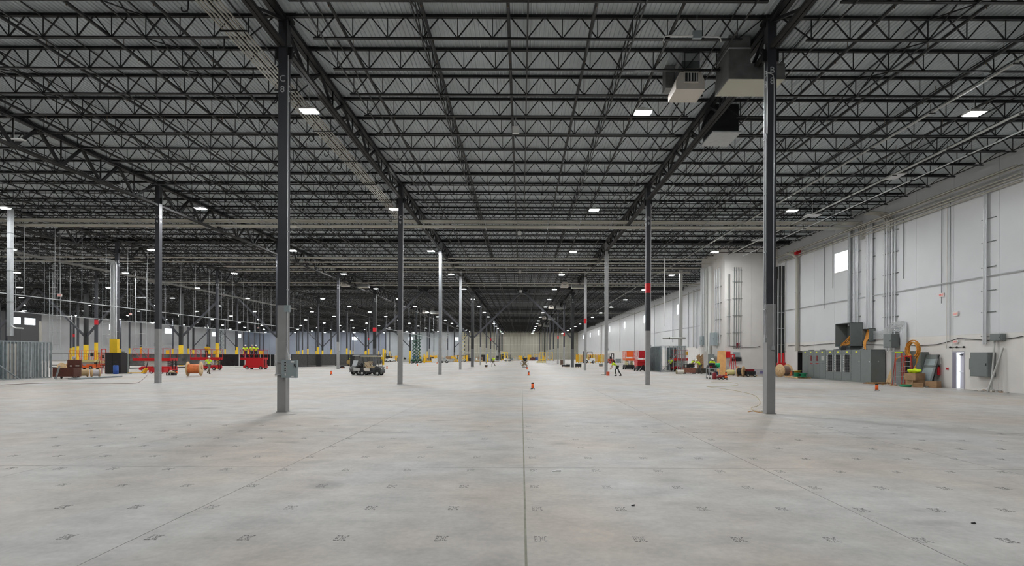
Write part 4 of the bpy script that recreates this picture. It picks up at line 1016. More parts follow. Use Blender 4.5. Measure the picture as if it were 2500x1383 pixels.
# ---- switchgear along the right wall ----
SXF = 24.9; y0, y1 = 37.9, 48.0; zt = 2.40
t = thing('switchgear', 'long dark grey switchgear cabinet row standing against the right wall', 'switchgear', (SXF, y0, 0))
MB().bb((0, 0, 0), (1.0, y1-y0, .08)).build('plinth', M_BOX, t)
secs = [0, 1.15, 2.3, 3.45, 4.55, 5.65, 6.5, 7.4, 8.3, 9.3, 10.1]
for i in range(len(secs)-1):
    a, b = secs[i], secs[i+1]
    if i == len(secs)-2:
        MB().bb((.02, a, .08), (.08, b, .12)).bb((.02, a, zt-.2), (1, b, zt-.05)).bb((.9, a, .08), (1, b, zt-.1)).bb((0, b-.05, .08), (1, b, zt-.1)).build('open_section', M_BLACK, t)
        continue
    MB().bb((0, a+.008, .08), (1.0, b-.008, zt)).build('section', M_BOX, t)
    if i in (0, 1):
        for z0_, z1_ in ((.1, .9), (.92, 1.55), (1.57, zt-.05)):
            pn = MB().bb((-.015, a+.03, z0_), (0, b-.03, z1_)).build('door', M_BOX, t)
        MB().bb((-.025, a+.15, 1.48), (-.015, a+.21, 1.56)).build('label_plate', M_WHITE, t)
    elif i in (2, 3, 4):
        MB().bb((-.015, a+.03, .1), (0, b-.03, .62)).bb((-.015, a+.03, 2.12), (0, b-.03, zt-.04)).build('door', M_BOX, t)
        br = MB()
        for k in range(11):
            z = .72+k*.12
            for yy in (a+.22, a+.50): br.bb((-.05, yy, z), (0, yy+.24, z+.09))
        br.build('breaker', M_BLACK, t)
        MB().bb((-.03, a+.80, .68), (0, a+.90, 2.05)).bb((-.03, a+.08, .68), (0, a+.15, 2.05)).build('wireway_strip', M_LGREY, t)
        tg = MB()
        for k in range(7): tg.bb((-.02, a+.94, .8+k*.17), (0, a+.99, .85+k*.17))
        tg.build('circuit_tag', M_WHITE, t)
    else:
        MB().bb((-.015, a+.03, .1), (0, b-.03, .85)).bb((-.015, a+.03, .87), (0, b-.03, zt-.04)).build('door', M_BOX, t)
        if i in (6, 7):
            MB().bb((-.05, a+.3, 1.5), (-.015, a+.55, 1.95)).build('main_breaker', mat('maroon_breaker', (.16, .03, .03), .5), t)
            for k in range(3): MB().lathe([(.001, 0), (.035, 0), (.035, .03), (.001, .03)], 8, Matrix.Rotation(-PI/2, 3, 'Y')).build('indicator', M_RED, t, (-.015, a+.25+k*.15, 1.3))
        if i == 5: MB().bb((-.03, a+.2, 1.55), (-.015, a+.6, 1.9)).build('meter', M_LGREY, t)
    if i > 0: MB().bb((-.02, a+.4, zt-.22), (-.001, a+.62, zt-.12)).build('warning_label', mat('label_yellow', (.75, .75, .08), .6), t)
for i in (1, 3, 4, 6, 8): MB().bb((.3, secs[i]+.2, zt), (.6, secs[i]+.55, zt+.06)).build('lifting_lug', M_BOX, t)
MB().bb((-.015, 7.1, 1.98), (-.012, 8.5, 2.0)).bb((-.015, 5.7, 1.28), (-.012, 8.0, 1.30)).build('bus_line', M_WHITE, t)
MB().bb((.04, -.012, .95), (.96, 0, zt-.05)).bb((.04, -.012, .1), (.96, 0, .93)).build('end_panel', M_BOX, t); MB().bb((.45, -.02, 1.5), (.53, -.012, 1.58)).build('label_plate', M_LGREY, t)
# ---- pull boxes above, with cables ----
p = onwall(2104, 785)
t = thing('pull_box', 'large open grey pull box with cables hanging out, above the switchgear', 'pull box', (WX, 41.5, 2.66), 0, 'open pull boxes on the right wall')
b = MB(); X0 = -.98; zz = 1.82; Y0, Y1 = -.97, .97
b.bb((X0, Y0, 0), (-.02, Y0+.03, zz)).bb((X0, Y1-.03, 0), (-.02, Y1, zz)).bb((X0, Y0, zz-.03), (-.02, Y1, zz)).bb((X0, Y0, 0), (-.02, Y1, .03)).bb((-.05, Y0, 0), (-.02, Y1, zz))
b.build('box_shell', M_BOX, t)
MB().poly([(-.9, 0), (-.05, 0), (-.12, -.26), (-.8, -.26)], -.7, .7).build('gutter', M_BOX, t)
c = MB()
for i in range(16):
    y = random.uniform(-.7, .5); z = random.uniform(.2, 1.2)
    c.path([(-.1, y, z+.2), (-.4, y+.1, z*.7), (-.8, y+random.uniform(-.2, .2), .12+random.uniform(0, .2)), (-1.02, y*.6-.1, .05)], .022, 5)
c.build('amber_cables', M_CABY, t)
c = MB()
for i in range(7): y = -.6+i*.09; c.path([(-.8, y, .1), (-1.05, y, .05), (-1.12, y+.03, -.15), (-1.05, y+.05, -.45)], .025, 5)
c.build('black_cables', M_BLACK, t)
t = thing('pull_box', 'smaller open grey pull box with amber cables, right of the large one', 'pull box', (WX, 39.5, 3.02), 0, 'open pull boxes on the right wall')
b = MB(); X0 = -.48; zz = .95; Y0, Y1 = -.42, .42
b.bb((X0, Y0, 0), (-.02, Y0+.03, zz)).bb((X0, Y1-.03, 0), (-.02, Y1, zz)).bb((X0, Y0, zz-.03), (-.02, Y1, zz)).bb((X0, Y0, 0), (-.02, Y1, .03)).bb((-.05, Y0, 0), (-.02, Y1, zz)); b.build('box_shell', M_BOX, t)
c = MB()
for i in range(14):
    y = -.35+i*.05; c.path([(-.15, y, .9), (-.25, y, .5), (-.42, y*.6, .15), (-.54, y*.5, -.05), (-.60, y*.3-.1, -.4), (-.7, y*.3-.3, -.66)], .02, 5)
c.build('amber_cables', M_CABY, t)
# ---- conduit risers on the right wall (surveyed from the photo) ----
def yw(px): return onwall(px, 800).y
st_ = [onwall(2085, y).z for y in (576, 609, 642, 695, 739)]
conduits_wall('wide galvanised tray and conduits rising beside the high window', WX, [yw(2078)], 4.3, 12.0, .13, M_GALV, .16)
conduits_wall('group of four bright conduits right of the high window', WX, [yw(p) for p in (2087, 2090.5, 2094, 2097.5)], 4.3, 12.0, .045, M_COND, .12, straps=[5.0, 6.7, 8.4, 10.0])
conduits_wall('flat bright conduit bank above the smaller pull box', WX, [yw(p) for p in (2118, 2121.5, 2125, 2128.5, 2132)], 3.9, 12.0, .06, M_COND, .12, straps=[6.0, 7.6, 9.3, 10.6])
conduits_wall('spaced bright conduits left of the door side, upper wall', WX, [yw(p) for p in (2162, 2168, 2174, 2181, 2188)], 2.3, 12.0, .05, M_COND, .12, straps=[4.7, 6.2, 7.7, 9.2, 10.7])
conduits_wall('tall conduit pair near the right edge of the wall', WX, [yw(p) for p in (2405, 2408.5, 2412)], 2.6, 11.2, .035, M_COND, .12)
t = thing('strut_ladder', 'short black strut bars up the wall near its right edge', 'wall strut', (WX, yw(2410), 0), 0)
for z in (3.05, 4.4, 5.6, 6.9, 8.3, 9.6): MB().bb((-.06, -.55, z-.02), (0, .35, z+.02)).build('strut_bar', M_BOX, t)
for (px, z0_, m_, r_, lb) in ((2300, 5.2, M_BOX, .018, 'thin dark conduit dropping to the high EXIT sign'), (2313, 2.4, M_SIGN, .022, 'pale thin conduit left of the door'), (2321, 2.9, M_BOX, .02, 'grey thin conduit left of the door, beside a pale one'),
                              (2207, 7.2, M_BOX, .02, 'thin conduit drop ending at mid wall right of the risers'), (2013, 6.0, M_BOX, .02, 'thin conduit drop left of the high window'), (2033, 7.6, M_LGREY, .02, 'pale thin conduit just left of the high window'),
                              (1918, 2.4, M_LGREY, .06, 'grey conduit at the corner of the bump-out')):
    conduits_wall(lb, WX, [yw(px)], z0_, 11.6, r_, m_, .06)
for (px, z0_, m_, r_) in ((1662, 3, M_LGREY, .16), (1600, 3.5, M_GALV, .06), (1645, 4.2, M_GALV, .07), (1683, 3.2, M_GALV, .09), (1696, 3.2, M_LGREY, .10), (1704, 3.0, M_GALV, .10), (1551, 2.4, M_BOX, .05), (1515, 3, M_LGREY, .08), (1469, 1.2, M_STEEL, .12)):
    Y = WX*F/(px-VX); conduits_wall('vertical pipe on the far right wall beyond the bump-out, %s pipe from it' % ORD[1+(1704, 1696, 1683, 1662, 1645, 1600, 1551, 1515, 1469).index(px)], WX, [Y], z0_, 11.8, r_, m_, .2)
t = thing('drain_pipe', 'thick cream rain pipe down the right wall behind the switchgear', 'pipe', (WX-.22, yw(1951), 0))
MB().tube((0, 0, 2.35), (0, 0, 10.9), .15, 10).path([(0, 0, 10.85), (0, .05, 11.2), (-.3, .2, 11.5), (-.8, .4, 11.6)], .15, 10).build('pipe', M_CREAM, t)
for z in (5.2, 7.8): MB().bb((-.22, -.03, z), (.22, .03, z+.05)).build('clamp', M_GALV, t)
MB().bb((-.25, -.25, 11.4), (.2, .3, 11.8)).build('valve_head', M_RED, t)
t = thing('riser_pipe', 'group of dark sprinkler riser pipes with red valves at the bump-out corner', 'pipe', (WX-.5, 52.6, 0))
for dy, dx in ((0, 0), (.0, .35), (.45, -.1)): MB().tube((dx, dy, .1), (dx, dy, 10.8), .11, 8).build('pipe', M_STEEL, t)
for dx in (0, .35): MB().tube((dx, 0, .2), (dx, 0, 2.2), .13, 8).bb((dx-.2, -.2, .9), (dx+.2, .2, 1.25)).build('red_valve', M_RED, t)
for z in (3, 4.6, 6.2, 7.8): MB().bb((-.3, -.14, z), (.6, -.11, z+.04)).build('strut', M_GALV, t)
MB().tube((-.3, -.2, 1.2), (-.3, -.2, 9.5), .02, 6).build('thin_pipe', M_COND, t)
# bump-out risers (left face and front face)
def bump_left(label, ys, z0, z1, r, m, straps=()): return conduits_wall(label, BX, ys, z0, z1, r, m, .14, group='conduit risers on the bump-out', straps=straps)
Yb = lambda px: BX*F/(px-VX)
bump_left('three bright thick conduits at the far edge of the bump-out left face', [Yb(1714), Yb(1717), Yb(1721)], 2.9, 11.8, .09, M_COND, (4, 5.6, 7.2, 8.8))
bump_left('white thick pipe pair on the bump-out left face', [Yb(1725), Yb(1729)], 2.4, 11.6, .10, M_WHITE)
bump_left('thin black cable run on the bump-out left face', [Yb(1731.5)], 3.0, 11.2, .05, M_STEEL)
bump_left('white boxed riser in the middle of the bump-out left face', [Yb(1736)], .6, 11.6, .22, M_WHITE)
bump_left('bright conduit group nearest the front edge of the bump-out left face', [Yb(1748), Yb(1752), Yb(1756), Yb(1760)], 3.2, 11.0, .05, M_COND, (4, 5.7, 7.4, 9.1))
t = thing('conduit_riser', 'four slim grey conduits on the bump-out front, ending above small enclosures', 'conduit', (21.22, BY0-.08, 0), 0, 'conduit risers on the bump-out')
for i in range(4): MB().tube((.3+i*.22, 0, 2.6), (.3+i*.22, 0, 10.9), .025, 6).build('conduit', M_BOX, t)
for z in (4.3, 6, 7.7, 9.4, 10.6, 2.9): MB().bb((.15, -.02, z), (1.15, .05, z+.03)).build('strut', M_BOX, t)
t = thing('conduit_riser', 'pair of grey conduits on the left edge of the bump-out front', 'conduit', (20.9, BY0-.07, 0), 0, 'conduit risers on the bump-out')
for i in range(2): MB().tube((i*.16, 0, 2.9), (i*.16, 0, 10.2), .025, 6).build('conduit', M_BOX, t)
for z in (4.2, 5.9, 7.6): MB().bb((-.12, -.02, z), (.28, .05, z+.03)).build('strut', M_BOX, t)
# boxes on the bump-out
panelbox('grey enclosure high at the far end of the bump-out left face', (BX-.02, 60.0, 3.1), (.35, .9, 1.0), M_BOXL)
panelbox('grey enclosure high near the front edge of the bump-out left face', (BX-.02, 56.2, 3.0), (.5, 1.2, 1.35), M_BOXL)
panelbox('small dark red fire panel on the bump-out front', (22.1, BY0, 2.75), (.35, .0+.12, .45), mat('maroon', (.22, .015, .02), .4), 'fire panel', 'fire_alarm_box', 'boxes on the bump-out front', 'y')
o = thing('enclosure', 'grey enclosure over four black breakers on the bump-out front', 'electrical box', (21.55, BY0, 1.35), 0, 'boxes on the bump-out front')
MB().bb((-.10, -.14, .45), (.55, 0, .95)).build('cabinet', M_BOXL, o)
for i in range(4): MB().bb((-.30+i*.27, -.12, .03), (-.08+i*.27, 0, .40)).build('breaker_box', M_BLACK, o)
# cables swagging along walls
b = MB(); pts = [onwall(px, py)+Vector((-.05, 0, 0)) for px, py in ((2500, 812), (2480, 816), (2440, 822), (2410, 823), (2380, 821), (2340, 819), (2320, 826), (2290, 834), (2250, 837), (2200, 836), (2100, 835.5), (2040, 833), (2000, 836), (1965, 840), (1950, 838), (1925, 840))]
o0 = pts[0].copy(); b.path([p-o0 for p in pts], .022, 5); o = b.build('swagged_cable', M_BLACK, None, o0); tag(o, 'black cable swagging along the right wall above the door and cabinets', 'cable')
b = MB(); b.path([(0, 0, 0), (-.6, 0, -.12), (-1.4, 0, -.16), (-2.2, 0, -.08), (-3.2, 0, .02)], .02, 5); o = b.build('swagged_cable', M_BLACK, None, (24.2, BY0-.04, 2.9)); tag(o, 'black cable swagging across the bump-out front', 'cable')
# fire extinguisher
p = onwall(2297, 912); t = thing('fire_extinguisher', 'red fire extinguisher hung on the right wall left of the door', 'fire extinguisher', (WX-.12, p.y, .75))
MB().lathe([(.001, 0), (.085, 0), (.09, .02), (.09, .42), (.06, .50), (.03, .53), (.001, .53)], 14).build('cylinder', M_RED, t)
MB().bb((-.03, -.05, .53), (.03, .05, .60)).bar((-.02, -.08, .60), (.02, .1, .66), .03, .02).build('valve', M_BLACK, t)
MB().path([(0, -.04, .57), (-.02, -.12, .50), (-.03, -.12, .3), (-.02, -.11, .12)], .012, 5).build('hose', M_BLACK, t)
MB().bb((.08, -.04, .7), (.11, .04, 1.1)).build('wall_sign', M_SIGN, t)
# wall boxes right of the door
panelbox('large dark grey disconnect cabinet on the wall right of the door', (WX, 29.75, .80), (.45, 1.15, 1.35), M_BOX)
panelbox('small grey box attached left of the large disconnect cabinet', (WX, 30.55, 1.15), (.2, .28, .65), M_BOX)
panelbox('small dark box pair high on the wall right of the door', (WX, 28.9, 2.78), (.28, .7, .38), M_BOX)
panelbox('tiny red pull station left of the door', (WX, yw(2314), 1.1), (.06, .12, .14), M_RED, 'pull station', 'pull_station')
t = thing('wall_lamp_bar', 'three small black spotlights on a bar above the door', 'wall light', (WX-.03, 31.7, 2.48), 0)
MB().bb((-.02, -.55, -.01), (.02, .5, .01)).build('bar', M_BLACK, t)
for y in (-.5, 0, .48): MB().ell((-.06, y, -.01), (.07, .06, .06), 8, 6).build('lamp_head', M_BLACK, t)
t = thing('leaning_pipes', 'two grey poles leaning on the wall right of the door', 'poles', (WX-.5, 28.9, 0))
MB().tube((0, 0, .02), (.42, .25, 3.1), .045, 8).build('pole', M_LGREY, t); MB().tube((-.1, .1, .02), (.42, -.25, 2.4), .045, 8).build('pole', M_LGREY, t)
# conduit gooseneck bank and cabinets between switchgear and door
t = thing('conduit_bank', 'bank of bright bent conduits arching over the grey cabinet left of the door', 'conduit', (WX-.15, 36.9, 0))
for i in range(10):
    zz = 3.17+i*.062; zt_ = 3.62+i*.075; ye = 36.30-36.9-i*.058
    MB().path([(0, 2.35, zz), (0, 1.35, zz), (0, 1.15, zz+.05), (0, .35, zt_-.06), (0, .15, zt_), (0, ye+.22, zt_), (0, ye+.06, zt_-.06), (0, ye, zt_-.24), (0, ye, 2.15)], .025, 6).build('conduit', M_COND, t)
panelbox('grey transfer switch cabinet under the arching conduits', (WX-.2, 36.75, 2.5), (.55, .8, .95), M_BOX)
panelbox('tall grey cabinet behind the red ladder', (WX, 35.75, .0), (.7, 1.3, 2.25), M_BOX, door='y')
panelbox('second tall grey cabinet behind the coiled orange cable', (WX, 34.5, .0), (.5, 1.0, 2.2), M_BOX, door='y')
t = thing('cable_coil', 'big loose coil of orange cable hung beside the red ladder', 'cable coil', (WX-.75, 34.35, 2.35))
c = MB()
for k in range(14):
    R = .50+random.uniform(-.10, .10); off = random.uniform(-.12, .12); n = 22; pts = []
    for i in range(n+1):
        a = -PI*.35+2*PI*.86*i/n; pts.append((off*.6+random.uniform(-.02, .02), R*1.0*math.cos(a), R*1.05*math.sin(a)))
    c.path(pts, .022, 5)
c.build('loops', M_CABY, t)
c = MB()
for k in range(9): c.path([(0, -.35-k*.02, -.4), (.0, -.32, -.9), (-.02+k*.01, -.15+k*.03, -1.4)], .02, 5)
for k in range(6): c.path([(0, .45, -.2), (-.02, .7, -.42), (-.05, 1.1+k*.03, -.5), (-.1, 1.5, -.62-k*.04)], .022, 5)
c.build('tails', M_CABY, t)
lp = gp(2186, 933)
ladder('red fibreglass step ladder with lime top cap at the right wall', (24.9, 35.15, 0), -.45, 2.15, mat('ladder_red', (.55, .06, .04), .5), spread=.5)
ladder('second red step ladder partly behind the first at the right wall', (25.2, 34.7, 0), -.9, 1.9, mat('ladder_red', (.55, .06, .04), .5), spread=.35, top=M_RED)
t = thing('panel_cover', 'grey steel panel cover with a window cut-out leaning on the right wall', 'panel', (WX-.75, 33.5, 0), 0)
b = MB(); R = Matrix.Rotation(.28, 3, 'Y')
for a_, b_ in (((-.02, -.6, 0), (.02, .6, .25)), ((-.02, -.6, 1.85), (.02, .6, 2.1)), ((-.02, -.6, 0), (.02, -.45, 2.1)), ((-.02, .45, 0), (.02, .6, 2.1)), ((-.02, -.6, 1.3), (.02, .6, 1.42))):
    q = MB().bb(a_, b_); b.add([R @ Vector(v) for v in q.v], q.f)
b.build('frame', M_BOX, t); q = MB().bb((.02, -.45, .25), (.06, .45, 1.85)); q.v = [tuple(R @ Vector(v)) for v in q.v]; q.build('inner_panel', M_BOXL, t)
# boxes and rubbish by the wall
carton('brown cardboard box topped by a lime vest at the right wall', (24.9, 33.7, .42), (.85, .7, .42), .3)
carton('brown cardboard box holding up another, at the right wall', (24.95, 33.75, 0), (.7, .75, .41), -.1)
vb = MB().ell((0, 0, .02), (.34, .38, .12), 18, 10); vb.v = [(x*(1+.18*math.sin(9*y+z*20)), y*(1+.15*math.sin(11*x)), z+.035*math.sin(14*x+3*y)+.03*math.sin(17*y)) for x, y, z in vb.v]
o = vb.build('safety_vest', M_HIVIS, None, (24.9, 33.7, .97)); tag(o, 'crumpled lime safety vest on top of the cardboard boxes', 'vest')
carton('crumpled cardboard box on the floor left of the extinguisher', (25.3, 32.7, 0), (.55, .6, .38), .5)
carton('flattened open cardboard box on the floor near the green tub', (24.6, 33.0, 0), (.5, .5, .25), .9)
o = MB().lathe([(.001, 0), (.30, 0), (.33, .14), (.29, .14), (.27, .04), (.001, .04)], 18).build('green_tub', M_DGREEN, None, (24.1, 33.4, 0)); tag(o, 'low green tub on the floor before the cardboard boxes', 'tub')
def rubble(label, loc, n, rx, ry, m, cat='scrap heap', sz=.12):
    t = thing('scrap_heap', label, cat, loc, 0, 'scrap heaps along the right wall')
    for i in range(n):
        a = random.uniform(0, 2*PI); r = random.random()**.5; h = random.uniform(.02, .1)*(1.4-r)
        b = MB(); b.box((0, 0, h/2), (random.uniform(.5, 1.6)*sz, random.uniform(.5, 1.6)*sz, h), random.uniform(0, 3)); b.build('scrap', m[i % len(m)], t, (rx*r*math.cos(a), ry*r*math.sin(a), random.uniform(0, .14)*(1-r)))
rubble('heap of grey scrap and paper left of the door', (25.3, 32.95, 0), 26, .5, .7, [M_CARD, M_BOXL, M_LGREY, M_WOODD])
rubble('heap of pale rubble at the foot of the leaning poles', (25.5, 28.9, 0), 40, .4, 1.0, [M_OFFW, M_CARD, M_LGREY, M_OFFW])
rubble('scattered scraps below the red ladder', (24.6, 35.0, 0), 18, .8, 1.0, [M_OFFW, M_CARD, M_WOOD])
t = thing('timber_stack', 'low stack of brown boards lying before the switchgear end', 'boards', (24.6, 36.9, 0), .1)
for i in range(6): MB().bb((-.6, -.5+.17*i, 0), (.9, -.36+.17*i, .05)).build('board', M_WOODD, t)
for i in range(5): MB().bb((-.5, -.45+.18*i, .051), (.85, -.32+.18*i, .10)).build('board', M_WOODD, t)
t = thing('leaning_boards', 'light wooden boards leaning on the wall beside the switchgear end', 'boards', (25.7, 36.9, 0))
for i in range(3): MB().bar((-.25, .25-i*.18, .02), (.22, .25-i*.18, 1.2+.2*i), .04, .14, up=(0, 1, 0)).build('board', M_WOOD, t)
# ---- reels and pallets left of the switchgear ----
p = gp(1921, 919); cable_reel('wooden cable reel of grey cable at the left end of the switchgear', (24.1, 48.9), .35, .58, .9, cm=mat('grey_cable', (.30, .22, .18), .5), fl=M_WOOD)
pallet('wooden pallet carrying reels before the switchgear, left one', (24.2, 47.2, 0), .1); pallet('wooden pallet carrying green spools before the switchgear, right one', (24.1, 45.9, 0), .05)
cable_reel('stack of red wire spools on the left pallet', (24.3, 47.6, .13), 0, .32, .42, flat=True, fl=mat('spool_red', (.45, .06, .03), .5), cm=M_COPP)
cable_reel('black and white spool on the left pallet before the switchgear', (24.15, 46.9, .13), 0, .36, .45, flat=True, fl=M_LGREY, cm=M_BLACK)
cable_reel('left green spool on the right pallet', (23.9, 46.2, .13), 0, .32, .32, flat=True, fl=M_DGREEN, cm=M_DGREEN); cable_reel('right green spool on the right pallet', (24.1, 45.5, .13), 0, .30, .30, flat=True, fl=M_DGREEN, cm=M_DGREEN)
cable_reel('yellow spool on top of the left green spool', (24.0, 46.3, .45), 0, .34, .18, flat=True, fl=mat('spool_yellow', (.5, .42, .05), .5), cm=M_CABY)
# ---- area before the bump-out ----
t = thing('plywood_sheet', 'tall plywood sheet leaning on the bump-out', 'plywood', (19.75, 52.7, 0)); R_ = MB(); R_.bar((0, 0, .02), (.42, .7, 2.42), .03, .85, up=(0, 1, 0)); R_ = MB().add([(-.45, 0, .02), (.40, -.1, .02), (.80, .75, 2.42), (-.02, .85, 2.42), (-.45, .03, .02), (.40, -.07, .02), (.80, .78, 2.42), (-.02, .88, 2.42)], [(0, 1, 2, 3), (7, 6, 5, 4), (0, 4, 5, 1), (1, 5, 6, 2), (2, 6, 7, 3), (3, 7, 4, 0)]); R_.build('sheet', mat('orange_plywood', (.62, .33, .12), .6, noise=.12, nscale=2), t)
ladder('red step ladder on a stand at the bump-out front', (21.0, 52.9, 0), .1, 2.0, M_RED, spread=.35, top=M_RED)
panelbox('red tool cabinet leaning behind the red ladder at the bump-out', (21.1, 53.9, 1.75), (.4, .3, .6), M_RED, 'cabinet', 'tool_cabinet')
t = thing('wrapped_load', 'long plastic-wrapped load lying left of column B 8', 'wrapped load', (22.4, 50.5, .12)); b = MB(); b.poly([(-1.9, 0), (2.0, 0), (2.1, .35), (1.8, .5), (-.5, .55), (-1.8, .5), (-2.0, .3)], -.5, .5); b.build('bundle', M_WRAP, t)
MB().bb((.9, -.515, .15), (1.9, -.50, .38)).build('red_print', mat('faded_red', (.55, .18, .2), .5), t); MB().bb((0, -.515, .12), (.7, -.50, .4)).build('blue_print', mat('faded_blue', (.18, .16, .32), .5), t)
pallet('wooden pallet under the plastic-wrapped load', (21.4, 50.3, 0), 0, 1.3, 1.0)
cable_reel('wooden reel with dark cable on a stand left of the wrapped load', (20.15, 48.9), -.75, .48, .5, cm=M_BLACK, fl=M_WOOD)
t = thing('generator', 'dark small engine unit behind the dark cable reel', 'machine', (20.9, 48.7, 0)); MB().bb((-.4, -.3, .12), (.4, .3, .5)).build('engine', M_BLACK, t); MB().bb((-.3, -.25, .5), (.3, .25, .7)).build('tank', mat('maroon', (.22, .015, .02), .4), t)
for x in (-.3, .3): wheel(t, (x, -.32, .14), .14, .08)
t = thing('barrel', 'yellow air tank beside the red ladder at the bump-out', 'tank', (20.35, 51.8, .3)); b = MB(); b.lathe([(.001, -.4), (.2, -.38), (.26, -.3), (.26, .3), (.2, .38), (.001, .4)], 14, Matrix.Rotation(PI/2, 3, 'Y')); b.build('shell', M_CREAM2, t); MB().bb((-.3, -.2, -.3), (-.25, .2, -.1)).bb((.25, -.2, -.3), (.3, .2, -.1)).build('stand', M_BLACK, t)
beacon('orange floor beacon in front of the yellow air tank', (19.6, 51.0, 0))
# pipe threading machine cart with green spool
p = gp(1741, 922)
t = thing('tool_cart', 'grey metal cart loaded with tools left of column B 8', 'cart', (p.x, p.y, 0), 0)
for z in (.28, .85): MB().bb((-.45, -.35, z), (.45, .35, z+.05)).build('shelf', M_GALV, t)
for x in (-.43, .43):
    for y in (-.33, .33): MB().bb((x-.025, y-.025, .1), (x+.025, y+.025, 1.0)).build('leg', M_GALV, t)
for x in (-.38, .38):
    for y in (-.3, .3): wheel(t, (x, y, .07), .07, .05)
t2 = thing('power_tool', 'black and maroon threading machine on top of the grey cart', 'machine', (p.x-.1, p.y, .905)); MB().bb((-.3, -.25, 0), (.3, .25, .22)).ell((0, 0, .28), (.28, .2, .14)).build('motor', M_BLACK, t2); MB().bb((-.28, -.26, .02), (-.05, .0, .15)).build('tray', mat('maroon', (.22, .015, .02), .4), t2)
t2 = thing('wire_spool', 'bright green spool on the right side of the grey cart', 'spool', (p.x+.35, p.y-.1, 1.13)); b = MB(); b.lathe([(.001, -.13), (.20, -.13), (.20, -.09), (.17, -.08), (.17, .08), (.20, .09), (.20, .13), (.001, .13)], 18, Matrix.Rotation(PI/2, 3, 'Y')); o = b.build('spool', mat('bright_green', (.02, .45, .18), .5), t2); MB().bb((-.05, -.05, -.23), (.05, .05, -.1)).build('bracket', M_BLACK, t2)
t2 = thing('tool_boxes', 'dark tools on the lower shelf of the grey cart', 'tools', (p.x, p.y, .335)); 
for i in range(4): MB().bb((-.38+.2*i, -.25, 0), (-.24+.2*i, .2, .2+.05*(i % 2))).build('tool', [M_BLACK, M_OFFW, M_BLACK, M_NAVY][i], t2)
p = gp(1762, 924); t = thing('shop_vacuum', 'small red and black wheeled machine right of the grey cart', 'machine', (p.x, p.y, 0))
MB().ell((-.15, 0, .22), (.22, .18, .16), 12, 7).ell((.25, 0, .28), (.2, .16, .12)).build('motor_housing', mat('maroon', (.22, .015, .02), .4), t); MB().bb((-.3, -.15, .08), (.4, .15, .16)).build('base', M_BLACK, t); MB().ell((.3, -.12, .2), (.14, .1, .1)).build('hood', M_ORNG, t)
for x in (-.25, .05, .35): wheel(t, (x, -.18, .09), .09, .06)
t2 = thing('red_motor', 'upright dark red motor standing behind the wheeled machine', 'machine', (p.x-.35, p.y+.6, 0)); MB().lathe([(.001, 0), (.15, 0), (.17, .1), (.17, .45), (.1, .55), (.001, .56)], 14).build('motor_housing', mat('maroon', (.22, .015, .02), .4), t2)
# workbench reel and group at 1660-1730
p = gp(1661, 911); cable_reel('small pale wire reel on the floor left of the workers', (p.x, p.y), 0, .24, .75, cm=M_OFFW, fl=mat('olive_board', (.28, .24, .14), .7), cr=.2)
p = gp(1686, 910)
t = thing('work_bench', 'low brown gang box workbench with tools before the bending workers', 'workbench', (p.x, p.y, 0))
MB().bb((-.75, -.35, .12), (.45, .35, .65)).build('chest', mat('rusty_brown', (.22, .09, .06), .6, noise=.2, nscale=6), t); MB().bb((-.75, -.35, 0), (-.55, .35, .12)).bb((.25, -.35, 0), (.45, .35, .12)).build('skid', M_BLACK, t)
t2 = thing('power_tool', 'black pipe machine on the brown workbench', 'machine', (p.x-.2, p.y, .65)); MB().bb((-.5, -.25, 0), (.1, .25, .35)).bb((.1, -.3, .05), (.55, .25, .45)).build('motor', M_BLACK, t2); MB().bb((-.45, -.27, .05), (-.3, -.25, .3)).build('plate', M_LGREY, t2)
p = gp(1717, 909); t = thing('material_crate', 'dark crate of scrap at the corner of the bump-out', 'crate', (p.x, p.y+.2, 0)); b = MB(); b.bb((-.6, -.4, 0), (.6, -.36, .55)).bb((-.6, .36, 0), (.6, .4, .55)).bb((-.6, -.4, 0), (-.56, .4, .55)).bb((.56, -.4, 0), (.6, .4, .55)).bb((-.6, -.4, 0), (.6, .4, .04)); b.build('crate_body', mat('dark_brown', (.06, .05, .04), .7), t)
c = stuff(MB().build('dummy', M_CARD)) if 0 else None
t = thing('timber_bundle', 'upright brown timber bundle leaning at the corner of the bump-out', 'timber', (19.9, 59.5, 0), 0)
for i in range(6): MB().bar((i*.13-.3, -.25, .02), (i*.13-.25, .1, 1.9+.1*(i % 3)), .11, .05, up=(0, 1, 0)).build('plank', M_WOODD, t)

